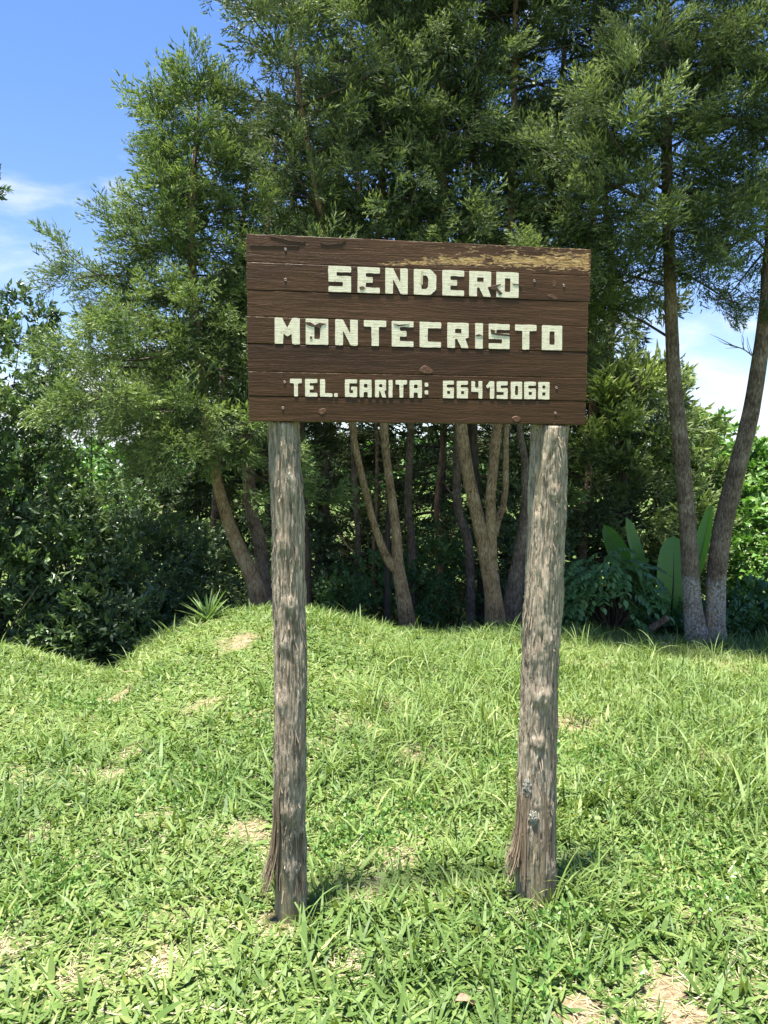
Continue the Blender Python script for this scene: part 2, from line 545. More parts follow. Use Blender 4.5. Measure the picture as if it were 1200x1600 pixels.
def sign_mat():
    """old glossy brown paint over rough sawn wood; 'peel' marks where the paint has come off"""
    m, N, L, out = mat_new('worn brown paint')
    tc = N.new('ShaderNodeTexCoord')
    oi = N.new('ShaderNodeObjectInfo')
    off = node(N, 'ShaderNodeVectorMath', operation='MULTIPLY_ADD')
    comb = N.new('ShaderNodeCombineXYZ')
    L.new(oi.outputs['Random'], comb.inputs['X'])
    L.new(oi.outputs['Random'], comb.inputs['Z'])
    off.inputs[1].default_value = (13, 0, 7)
    L.new(comb.outputs[0], off.inputs[0])
    L.new(tc.outputs['Object'], off.inputs[2])
    v = off.outputs[0]

    def noise(scale, s, d, r, dist=0.0):
        mp = node(N, 'ShaderNodeMapping', Scale=scale)
        L.new(v, mp.inputs['Vector'])
        n = node(N, 'ShaderNodeTexNoise', Scale=s, Detail=d, Roughness=r, Distortion=dist)
        L.new(mp.outputs['Vector'], n.inputs['Vector'])
        return n.outputs['Fac']
    grain = noise((3.5, 30, 75), 1.0, 7.0, 0.62, 0.8)
    cracks = noise((7, 20, 70), 1.0, 5.0, 0.7, 1.6)
    blotch = noise((2.2, 4, 7), 1.0, 5.0, 0.6)
    fine = noise((40, 40, 160), 1.0, 3.0, 0.6)
    # paint colour
    pc = ramp(N, [(0.3, (0.040, 0.0190, 0.0075)), (0.5, (0.058, 0.0275, 0.0102)), (0.72, (0.084, 0.0405, 0.0152))])
    bsh = node(N, 'ShaderNodeMath', operation='MULTIPLY_ADD')
    bsh.inputs[1].default_value = 0.16
    L.new(oi.outputs['Random'], bsh.inputs[0])
    bsub = node(N, 'ShaderNodeMath', operation='SUBTRACT')
    bsub.inputs[1].default_value = 0.08
    L.new(blotch, bsh.inputs[2])
    L.new(bsh.outputs[0], bsub.inputs[0])
    L.new(bsub.outputs[0], pc.inputs['Fac'])
    # thin light scratches where ridges are rubbed bare
    rb = node(N, 'ShaderNodeMapRange')
    rb.inputs['From Min'].default_value = 0.70
    rb.inputs['From Max'].default_value = 0.77
    L.new(cracks, rb.inputs['Value'])
    scr = node(N, 'ShaderNodeMix', data_type='RGBA')
    scr.inputs['B'].default_value = (0.33, 0.24, 0.15, 1)
    rbm = node(N, 'ShaderNodeMath', operation='MULTIPLY')
    rbm.inputs[1].default_value = 0.75
    L.new(rb.outputs['Result'], rbm.inputs[0])
    L.new(rbm.outputs[0], scr.inputs['Factor'])
    L.new(pc.outputs['Color'], scr.inputs['A'])
    # dark splits
    sp = node(N, 'ShaderNodeMapRange')
    sp.inputs['From Min'].default_value = 0.30
    sp.inputs['From Max'].default_value = 0.23
    L.new(cracks, sp.inputs['Value'])
    dk = node(N, 'ShaderNodeMix', data_type='RGBA')
    dk.inputs['B'].default_value = (0.012, 0.008, 0.006, 1)
    L.new(sp.outputs['Result'], dk.inputs['Factor'])
    L.new(scr.outputs['Result'], dk.inputs['A'])
    # peeled wood
    wood = ramp(N, [(0.36, (0.10, 0.05, 0.02)), (0.48, (0.33, 0.20, 0.075)), (0.64, (0.50, 0.35, 0.16))])
    mpw = node(N, 'ShaderNodeMapping', Scale=(26, 20, 60))
    mpw.inputs['Rotation'].default_value = (0, R(-18), 0)
    L.new(tc.outputs['Object'], mpw.inputs['Vector'])
    nw = node(N, 'ShaderNodeTexNoise', Scale=1.0, Detail=6.0, Roughness=0.7, Distortion=1.8)
    L.new(mpw.outputs['Vector'], nw.inputs['Vector'])
    L.new(nw.outputs['Fac'], wood.inputs['Fac'])
    pl = node(N, 'ShaderNodeAttribute', attribute_name='peel')
    mpr = node(N, 'ShaderNodeMapping', Scale=(24, 20, 120))
    mpr.inputs['Rotation'].default_value = (0, R(14), 0)
    L.new(tc.outputs['Object'], mpr.inputs['Vector'])
    npl = node(N, 'ShaderNodeTexNoise', Scale=1.0, Detail=6.0, Roughness=0.65, Distortion=1.0)
    L.new(mpr.outputs['Vector'], npl.inputs['Vector'])
    s = node(N, 'ShaderNodeMath', operation='ADD')
    L.new(pl.outputs['Fac'], s.inputs[0])
    L.new(npl.outputs['Fac'], s.inputs[1])
    th = node(N, 'ShaderNodeMapRange')
    th.inputs['From Min'].default_value = 0.98
    th.inputs['From Max'].default_value = 1.06
    L.new(s.outputs[0], th.inputs['Value'])
    fin = node(N, 'ShaderNodeMix', data_type='RGBA')
    L.new(th.outputs['Result'], fin.inputs['Factor'])
    L.new(dk.outputs['Result'], fin.inputs['A'])
    L.new(wood.outputs['Color'], fin.inputs['B'])
    b = N.new('ShaderNodeBsdfPrincipled')
    b.inputs['Specular IOR Level'].default_value = 0.2
    ro = node(N, 'ShaderNodeMapRange')
    ro.inputs['To Min'].default_value = 0.42
    ro.inputs['To Max'].default_value = 0.9
    L.new(th.outputs['Result'], ro.inputs['Value'])
    L.new(ro.outputs['Result'], b.inputs['Roughness'])
    L.new(fin.outputs['Result'], b.inputs['Base Color'])
    h = node(N, 'ShaderNodeMath', operation='MULTIPLY_ADD')
    h.inputs[1].default_value = 0.35
    L.new(fine, h.inputs[0])
    L.new(grain, h.inputs[2])
    h2 = node(N, 'ShaderNodeMath', operation='MULTIPLY_ADD')
    h2.inputs[1].default_value = 0.9
    L.new(cracks, h2.inputs[0])
    L.new(h.outputs[0], h2.inputs[2])
    h3 = node(N, 'ShaderNodeMath', operation='MULTIPLY_ADD')
    h3.inputs[1].default_value = -0.7
    L.new(th.outputs['Result'], h3.inputs[0])
    L.new(h2.outputs[0], h3.inputs[2])
    bp = node(N, 'ShaderNodeBump', Strength=0.6, Distance=0.0035)
    L.new(h3.outputs[0], bp.inputs['Height'])
    L.new(bp.outputs['Normal'], b.inputs['Normal'])
    L.new(b.outputs[0], out.inputs['Surface'])
    return m


def letter_mat():
    m, N, L, out = mat_new('cream lettering paint')
    tc = N.new('ShaderNodeTexCoord')
    mp = node(N, 'ShaderNodeMapping', Scale=(14, 20, 130))
    L.new(tc.outputs['Object'], mp.inputs['Vector'])
    n1 = node(N, 'ShaderNodeTexNoise', Scale=1.0, Detail=7.0, Roughness=0.68, Distortion=1.0)
    L.new(mp.outputs['Vector'], n1.inputs['Vector'])
    n2 = node(N, 'ShaderNodeTexNoise', Scale=45.0, Detail=5.0, Roughness=0.6)
    L.new(tc.outputs['Object'], n2.inputs['Vector'])
    c = ramp(N, [(0.3, (0.55, 0.49, 0.34)), (0.6, (0.71, 0.64, 0.46))])
    L.new(n2.outputs['Fac'], c.inputs['Fac'])
    w = ramp(N, [(0.26, (0.10, 0.055, 0.03)), (0.33, (0.42, 0.36, 0.25)), (0.40, (1, 1, 1))])
    L.new(n1.outputs['Fac'], w.inputs['Fac'])
    mx = node(N, 'ShaderNodeMix', data_type='RGBA', blend_type='MULTIPLY')
    mx.inputs['Factor'].default_value = 1
    L.new(c.outputs['Color'], mx.inputs['A'])
    L.new(w.outputs['Color'], mx.inputs['B'])
    b = node(N, 'ShaderNodeBsdfPrincipled', Roughness=0.6)
    L.new(mx.outputs['Result'], b.inputs['Base Color'])
    bp = node(N, 'ShaderNodeBump', Strength=0.6, Distance=0.002)
    L.new(n1.outputs['Fac'], bp.inputs['Height'])
    L.new(bp.outputs['Normal'], b.inputs['Normal'])
    L.new(b.outputs[0], out.inputs['Surface'])
    return m


M['paint'] = sign_mat()
M['letter'] = letter_mat()
M['screw'] = plain_mat('dull screw metal', (0.16, 0.12, 0.10), (0.34, 0.29, 0.26), 300, 0.5, 0.1, 0.5, 0.6)
M['chip'] = plain_mat('split dark wood', (0.035, 0.020, 0.012), (0.10, 0.055, 0.03), 90, 0.8, 0.4)
M['knot'] = plain_mat('knot in the wood', (0.055, 0.024, 0.012), (0.16, 0.075, 0.035), 120, 0.5, 0.6)

edges_px = [364.0, 409.0, 452.5, 494.0, 536.5, 580.0, 618.5, 658.0]
plank_z = [on_board(389, y)[1] for y in edges_px]
plank_right = [0.622, 0.620, 0.614, 0.612, 0.612, 0.610, 0.608]
plank_left = [-0.617, -0.617, -0.615, -0.617, -0.615, -0.614, -0.612]
TH = 0.028
PLANK_OFF = [0.0008, 0.0, 0.0009, 0.0002, 0.0006, 0.0, 0.0007]
planks = []
for k in range(7):
    z1, z0 = plank_z[k], plank_z[k + 1]
    hh = (z1 - z0) / 2 - 0.0005
    x0, x1 = plank_left[k], plank_right[k]
    cx, cz = (x0 + x1) / 2, (z0 + z1) / 2
    n = 110
    c = 0.0018
    # cross-section, clockwise from front bottom; front at y = 0
    zz = np.linspace(-hh + c, hh - c, 10)
    sec = [(0.0, z) for z in zz] + [(c * .3, hh - c * .3), (c, hh), (TH - c, hh), (TH, hh - c), (TH, -hh + c), (TH - c, -hh), (c, -hh), (c * .3, -hh + c * .3)]
    sec = np.array(sec)
    xs = np.linspace(x0 - cx, x1 - cx, n)
    s = len(sec)
    V = np.zeros((n, s, 3))
    V[..., 0] = xs[:, None]
    V[..., 1] = sec[None, :, 0]
    V[..., 2] = sec[None, :, 1]
    P = V.reshape(-1, 3) + np.array([0, 0, k * 3.1])
    wob = fbm(P * np.array([5, 0, 3]), 3, 40 + k) * 0.0005 + fbm(P * np.array([16, 10, 90]), 3, 60 + k) * 0.0004
    edge = fbm(np.stack([P[:, 0] * 9, np.sign(sec[:, 1])[None, :].repeat(n, 0).ravel() * 5, P[:, 0] * 0 + k], -1), 4, 80 + k)
    Vf = V.reshape(-1, 3).copy()
    front = Vf[:, 1] < 0.004
    Vf[:, 1] += np.where(front, wob + PLANK_OFF[k], 0)
    near_edge = np.abs(np.abs(Vf[:, 2]) - hh) < 0.004
    Vf[:, 2] += np.where(near_edge, -np.sign(Vf[:, 2]) * np.abs(edge) * 0.0011, 0)
    if k == 0:
        # splintered top-left edge
        top = (Vf[:, 2] > hh - 0.004)
        spl = smooth((0.05 - (Vf[:, 0] + 0.3)) / 0.3)
        Vf[:, 2] += np.where(top, -np.abs(fbm(np.stack([Vf[:, 0] * 14, Vf[:, 1] * 60, Vf[:, 2] * 0], -1), 3, 5)) * 0.006 * spl, 0)
    # ragged sawn ends
    endm = np.zeros((n, s)); endm[0] = 1; endm[-1] = 1
    Vf[:, 0] += endm.ravel() * fbm(np.stack([Vf[:, 2] * 160, Vf[:, 1] * 90, np.full(len(Vf), k * 3.0)], -1), 3, 6) * 0.0025
    F = [ring_faces(n, s)[:, ::-1]]
    caps = [np.arange(s)[None, :], (np.arange(s) + (n - 1) * s)[None, ::-1]]
    peel = np.zeros(len(Vf))
    X, Z = Vf[:, 0], Vf[:, 2] / hh
    if k == 0:
        prog = (X + 0.17) / 0.79
        centre = np.interp(prog, [0, .25, .5, .75, 1], [-0.80, -0.42, -0.22, -0.05, 0.05])
        width = np.interp(prog, [0, .12, .45, .75, 1], [0.05, 0.34, 0.50, 0.75, 1.0])
        peel = np.where((prog > 0) & (Vf[:, 1] < 0.004), 0.64 - 0.27 * np.clip(np.abs(Z - centre) / width, 0, 1.9), 0.0)
        peel = np.maximum(peel, np.where((Vf[:, 1] < 0.004) & (prog > 0.1), 0.32 + 0.07 * Z + .08 * prog, 0))
    if k == 1:
        peel = np.where((np.abs(X - 0.02) < 0.0055) & (Z > -0.45) & (Vf[:, 1] < .004), 0.2, peel)
    peel = np.where(endm.ravel() > 0, 0.42, peel)
    me = make_mesh('plank', Vf, F + caps, M['paint'], {'peel': peel}, False)
    p = obj('plank', me, SIGN, (cx, 0, cz))
    planks.append((p, cx, cz))
planks[0][0]['label'] = 'top plank with brown paint peeled back to yellow wood'

# ---- lettering, one mesh per painted character
GLY = {
    'S': ([(0, 1), (1, 1), (1, .77), (.36, .77), (.36, .62), (1, .62), (1, 0), (0, 0), (0, .22), (.64, .22), (.64, .39), (0, .39)],),
    'E': ([(0, 1), (1, 1), (1, .77), (.37, .77), (.37, .62), (.68, .62), (.68, .40), (.37, .40), (.37, .22), (1, .22), (1, 0), (0, 0)],),
    'N': ([(0, 1), (.34, 1), (.66, .45), (.66, 1), (1, 1), (1, 0), (.68, 0), (.34, .58), (.34, 0), (0, 0)],),
    'D': ([(0, 1), (.74, 1), (1, .78), (1, .22), (.74, 0), (0, 0)], [(.34, .76), (.56, .76), (.64, .66), (.64, .32), (.56, .22), (.34, .22)]),
    'R': ([(0, 1), (1, 1), (1, .42), (.84, .38), (1, 0), (.66, 0), (.46, .36), (.36, .36), (.36, 0), (0, 0)], [(.36, .76), (.66, .76), (.66, .58), (.36, .58)]),
    'O': ([(0, 1), (1, 1), (1, 0), (0, 0)], [(.38, .76), (.63, .76), (.63, .22), (.38, .22)]),
    'M': ([(0, 1), (.30, 1), (.50, .62), (.70, 1), (1, 1), (1, 0), (.69, 0), (.67, .40), (.50, .28), (.35, .40), (.33, 0), (0, 0)],),
    'T': ([(0, 1), (1, 1), (1, .75), (.67, .75), (.67, 0), (.34, 0), (.34, .75), (0, .75)],),
    'C': ([(0, 1), (1, 1), (1, .75), (.38, .75), (.38, .22), (1, .22), (1, 0), (0, 0)],),
    'I': ([(0, 1), (1, 1), (1, 0), (0, 0)],),
    'L': ([(0, 1), (.40, 1), (.40, .20), (1, .20), (1, 0), (0, 0)],),
    'G': ([(0, 1), (1, 1), (1, .78), (.35, .78), (.35, .22), (.66, .22), (.66, .40), (.50, .40), (.50, .60), (1, .60), (1, 0), (0, 0)],),
    'A': ([(0, 1), (1, 1), (1, 0), (.67, 0), (.67, .30), (.33, .30), (.33, 0), (0, 0)], [(.35, .76), (.65, .76), (.65, .54), (.35, .54)]),
    '.': ([(0, 1), (1, 1), (1, 0), (0, 0)],),
    ':': ([(0, 1), (1, 1), (1, .65), (0, .65)], [(0, .35), (1, .35), (1, 0), (0, 0)]),
    '6': ([(0, 1), (1, 1), (1, .78), (.34, .78), (.34, .62), (1, .62), (1, 0), (0, 0)], [(.38, .42), (.66, .42), (.66, .24), (.38, .24)]),
    '4': ([(0, 1), (.34, 1), (.34, .62), (.64, .62), (.64, 1), (1, 1), (1, 0), (.66, 0), (.66, .38), (0, .38)],),
    '1': ([(0, .70), (.45, 1), (1, 1), (1, 0), (.50, 0), (.50, .70), (.22, .58)],),
    '8': ([(0, 1), (1, 1), (1, 0), (0, 0)], [(.36, .80), (.64, .80), (.64, .62), (.36, .62)], [(.36, .40), (.64, .40), (.64, .21), (.36, .21)]),
}
GLY['5'] = GLY['S']
GLY['0'] = GLY['O']


def letter_mesh(ch, w, h, seed):
    r_ = np.random.default_rng(seed)
    cu = bpy.data.curves.new('letter', 'CURVE')
    cu.dimensions = '2D'
    cu.fill_mode = 'BOTH'
    cu.extrude = 0.0003
    for path in GLY[ch]:
        pts = [np.array([x * w, y * h]) for x, y in path]
        out = []
        for i, q in enumerate(pts):
            a, b = pts[i - 1], pts[(i + 1) % len(pts)]
            c1 = min(0.0042, np.linalg.norm(a - q) * .4) * r_.uniform(.4, 1.25)
            c2 = min(0.0042, np.linalg.norm(b - q) * .4) * r_.uniform(.4, 1.25)
            p1, p2 = q + (a - q) / np.linalg.norm(a - q) * c1, q + (b - q) / np.linalg.norm(b - q) * c2
            mid = (p1 + p2) / 2 * .45 + q * .55
            out += [p1, mid, p2]
            # hand painted edge: a slight waver half way along
            if np.linalg.norm(b - q) > 0.02:
                nrm = np.array([-(b - q)[1], (b - q)[0]]) / np.linalg.norm(b - q)
                for f_ in (.35, .65):
                    out.append(q + (b - q) * f_ + nrm * r_.normal(0, 0.00045))
        sp = cu.splines.new('POLY')
        sp.points.add(len(out) - 1)
        for i, q in enumerate(out):
            sp.points[i].co = (q[0], q[1], 0, 1)
        sp.use_cyclic_u = True
    tmp = bpy.data.objects.new('tmp', cu)
    col.objects.link(tmp)
    bpy.context.view_layer.update()
    me = bpy.data.meshes.new_from_object(tmp.evaluated_get(bpy.context.evaluated_depsgraph_get()))
    bpy.data.objects.remove(tmp)
    bpy.data.curves.remove(cu)
    n = len(me.vertices)
    co = np.zeros(n * 3, np.float32)
    me.vertices.foreach_get('co', co)
    co = co.reshape(-1, 3)
    me.vertices.foreach_set('co', np.stack([co[:, 0], -co[:, 2], co[:, 1]], -1).ravel())   # stand it up, front to -y
    me.flip_normals() if False else None
    me.update()
    me.materials.clear()
    me.materials.append(M['letter'])
    return me


lines = [
    (1, [('S', 513, 548.5), ('E', 558.5, 593.5), ('N', 602, 637), ('D', 646.5, 681.5), ('E', 691, 725), ('R', 733, 767), ('O', 775.5, 810)], (414.5, 456.5), (425.5, 466)),
    (3, [('M', 429, 468.7), ('O', 477.5, 513), ('N', 523.7, 559), ('T', 568.5, 603.3), ('E', 612, 646), ('C', 655.6, 689), ('R', 699, 732), ('I', 742.4, 754.3), ('S', 763.6, 796),
         ('T', 804.7, 837.8), ('O', 846.5, 878)], (495.5, 537.6), (508.5, 548)),
    (5, [('T', 453, 471.7), ('E', 476.6, 496), ('L', 500, 519.5), ('.', 522, 527.7), ('G', 539, 558), ('A', 562, 580.6), ('R', 585.8, 603.3), ('I', 607, 613.3), ('T', 618, 636), ('A', 640, 659),
         (':', 663.5, 669), ('6', 692, 709), ('6', 713.7, 731), ('4', 736.3, 753.4), ('1', 759, 772), ('5', 776, 793), ('0', 798, 815.6), ('6', 819, 837), ('8', 840.8, 858.3)], (591.5, 619.5), (596.8, 624.2)),
]
seed = 100
for k, chars, ya, yb in lines:
    p, cx, cz = planks[k]
    xa, xb = chars[0][1], chars[-1][2]
    for ch, l, r_ in chars:
        f = ((l + r_) / 2 - xa) / (xb - xa)
        yt, yo = ya[0] * (1 - f) + yb[0] * f, ya[1] * (1 - f) + yb[1] * f
        if ch == '.':
            yt = yo - 6
        if ch == ':':
            yt, yo = yt + 3.5, yo - 5.5
        X0, Zt = on_board(l, yt)
        X1, Zb = on_board(r_, yo)
        seed += 1
        me = letter_mesh(ch, X1 - X0, Zt - Zb, seed)
        obj('letter', me, p, (X0 - cx, -0.0010 + PLANK_OFF[k], Zb - cz))


def sliver(name, pts_px, k, mat, y=-0.0024, thick=0.0016):
    """a split or flake: an irregular small plate lying on plank k"""
    p, cx, cz = planks[k]
    q = np.array([on_board(*a) for a in pts_px])
    q = q - np.array([cx, cz])
    if name == 'knot':          # rounded outline
        m_ = len(q)
        q3 = np.c_[np.vstack([q[-2:], q, q[:3]]), np.zeros(m_ + 5)]
        cv_ = catmull(q3, (m_ + 4) * 4 + 1)
        q = cv_[8:8 + m_ * 4, :2]
    n = len(q)
    c = q.mean(0)
    V = np.vstack([np.c_[q[:, 0], np.full(n, y + thick), q[:, 1]], np.c_[c[0] + (q[:, 0] - c[0]) * .93, np.full(n, y), c[1] + (q[:, 1] - c[1]) * .85]])
    j = np.arange(n)
    j2 = (j + 1) % n
    F = [np.stack([j, j2, n + j2, n + j], -1), (n + j)[None, :]]
    return obj(name, make_mesh(name, V, F, mat), p)


# splits and paint loss seen on the lettering
sliver('wood_split', [(476, 503), (484, 503), (492, 508), (500, 504), (510, 506), (503, 509), (500, 515), (495, 511), (488, 511), (480, 508)], 3, M['chip'])
sliver('wood_split', [(485, 525), (488, 526), (487, 530), (484, 529)], 3, M['chip'])
sliver('wood_split', [(763, 448), (778, 444), (783, 443), (776, 449), (785, 459), (781, 462), (775, 454), (766, 452)], 1, M['chip'])
sliver('wood_split', [(800, 443), (812, 444.5), (815, 446), (803, 445.5)], 1, M['chip'])
sliver('wood_split', [(766, 514), (774, 516), (771, 520), (797, 523), (796, 526), (776, 524), (767, 522)], 3, M['chip'])
sliver('wood_split', [(742, 524), (748, 522), (755, 525), (747, 526)], 3, M['chip'])
sliver('wood_split', [(614, 506), (624, 507.5), (640, 506), (630, 509), (622, 510)], 3, M['chip'])
sliver('wood_split', [(561, 448), (567, 447), (571, 450), (566, 454), (562, 452)], 1, M['knot'])
sliver('wood_split', [(657.5, 421), (661, 421), (660.5, 446), (657, 446)], 1, plain_mat('rust stain', (0.40, 0.31, 0.18), (0.56, 0.48, 0.32), 80, 0.8, 0.1), -0.0022, 0.0008)
for pts in ([(389, 381), (420, 382), (470, 383.5), (468, 385), (420, 384.5), (389, 384)], [(420, 368), (455, 374), (478, 378), (474, 379.5), (450, 376)], [(500, 381), (530, 379), (541, 375), (533, 381), (510, 383)]):
    sliver('wood_split', pts, 0, M['chip'], -0.0008, 0.002)
for pts, k in (([(655, 580), (662, 571), (671, 574), (677, 581), (668, 584)], 4), ([(499, 640), (507, 638), (510, 642), (504, 648), (498, 645)], 6), ([(800, 653), (808, 650), (814, 655), (806, 660)], 6),
               ([(863, 439), (868, 439), (868, 447), (864, 447)], 1), ([(855, 462), (862, 460), (872, 466), (866, 468)], 1)):
    sliver('knot', pts, k, M['knot'], -0.0006, 0.0016)

# ---- screws
sv, sf = [], []
prof = [(0.0, 0.0016), (0.0018, 0.0016), (0.0022, 0.0), (0.0042, -0.0006), (0.0050, 0.0012), (0.0050, 0.003)]
sn = 14
for r0, d in prof[1:]:
    sv += [(r0 * math.cos(2 * math.pi * j / sn), d, r0 * math.sin(2 * math.pi * j / sn)) for j in range(sn)]
sv.append((0, 0.0016, 0))
fr = ring_faces(len(prof) - 1, sn)
fc = np.stack([np.full(sn, len(sv) - 1), (np.arange(sn) + 1) % sn, np.arange(sn)], -1)
screw_me = make_mesh('screw', np.array(sv), [fr, fc], M['screw'], None, True)
for px, py, k in ((446, 389.5, 0), (446, 437, 1), (835, 439, 1), (881, 446, 1), (444.6, 597, 5), (442, 637.5, 6), (869.5, 606, 5), (868, 645.6, 6), (445, 520, 3), (877, 402, 0)):
    p, cx, cz = planks[k]
    if k in (3,) or py == 402:
        continue
    X, Z = on_board(px, py)
    obj('screw', screw_me, p, (X - cx, -0.0012 + PLANK_OFF[k], Z - cz))


# ---- the two log posts
def post_mat():
    m, N, L, out = mat_new('weathered fibrous log')
    tc = N.new('ShaderNodeTexCoord')

    def noise(scale, s, d, r, dist=0.0):
        mp = node(N, 'ShaderNodeMapping', Scale=scale)
        L.new(tc.outputs['Object'], mp.inputs['Vector'])
        n = node(N, 'ShaderNodeTexNoise', Scale=s, Detail=d, Roughness=r, Distortion=dist)
        L.new(mp.outputs['Vector'], n.inputs['Vector'])
        return n.outputs['Fac']
    fib = noise((150, 150, 15), 1.0, 8.0, 0.7, 0.8)
    bl = noise((9, 9, 2.2), 1.0, 5.0, 0.6)
    flk = noise((55, 55, 16), 1.0, 6.0, 0.7, 0.8)
    c1 = ramp(N, [(0.30, (0.050, 0.039, 0.029)), (0.41, (0.190, 0.156, 0.117)), (0.53, (0.345, 0.295, 0.228)), (0.68, (0.54, 0.485, 0.40))])
    L.new(fib, c1.inputs['Fac'])
    c2 = ramp(N, [(0.32, (0.80, 0.74, 0.67)), (0.5, (1.02, 0.98, 0.92)), (0.68, (1.18, 1.12, 0.99))])
    L.new(bl, c2.inputs['Fac'])
    mx = node(N, 'ShaderNodeMix', data_type='RGBA', blend_type='MULTIPLY')
    mx.inputs['Factor'].default_value = 1
    L.new(c1.outputs['Color'], mx.inputs['A'])
    L.new(c2.outputs['Color'], mx.inputs['B'])
    a = node(N, 'ShaderNodeAttribute', attribute_name='bare')
    wd = ramp(N, [(0.3, (0.13, 0.095, 0.055)), (0.5, (0.29, 0.235, 0.145)), (0.75, (0.40, 0.34, 0.22))])
    L.new(fib, wd.inputs['Fac'])
    m2 = node(N, 'ShaderNodeMix', data_type='RGBA')
    L.new(a.outputs['Fac'], m2.inputs['Factor'])
    L.new(mx.outputs['Result'], m2.inputs['A'])
    L.new(wd.outputs['Color'], m2.inputs['B'])
    b = node(N, 'ShaderNodeBsdfPrincipled', Roughness=0.85)
    b.inputs['Specular IOR Level'].default_value = 0.25
    L.new(m2.outputs['Result'], b.inputs['Base Color'])
    h = node(N, 'ShaderNodeMath', operation='ADD')
    L.new(fib, h.inputs[0])
    L.new(flk, h.inputs[1])
    bp = node(N, 'ShaderNodeBump', Strength=0.8, Distance=0.008)
    L.new(h.outputs[0], bp.inputs['Height'])
    L.new(bp.outputs['Normal'], b.inputs['Normal'])
    L.new(b.outputs[0], out.inputs['Surface'])
    return m


M['post'] = post_mat()
M['flake'] = bark_mat('loose bark flake', [(0.2, (0.08, 0.058, 0.04)), (0.5, (0.22, 0.172, 0.122)), (0.8, (0.37, 0.31, 0.23))], (90, 90, 20), 0.5, 0.004)
M['fibre'] = bark_mat('frayed bark fibre', [(0.2, (0.05, 0.035, 0.022)), (0.5, (0.17, 0.125, 0.08)), (0.8, (0.32, 0.26, 0.18))], (160, 160, 12), 0.6, 0.004)
M['lichen'] = plain_mat('grey lichen crust', (0.13, 0.125, 0.095), (0.36, 0.35, 0.285), 140, 0.95, 1.0, 0.1)


def to_sign(p):
    q = np.asarray(p, float) - SIGN_O
    return np.stack([q @ ex, q @ ey, q[..., 2]], -1)


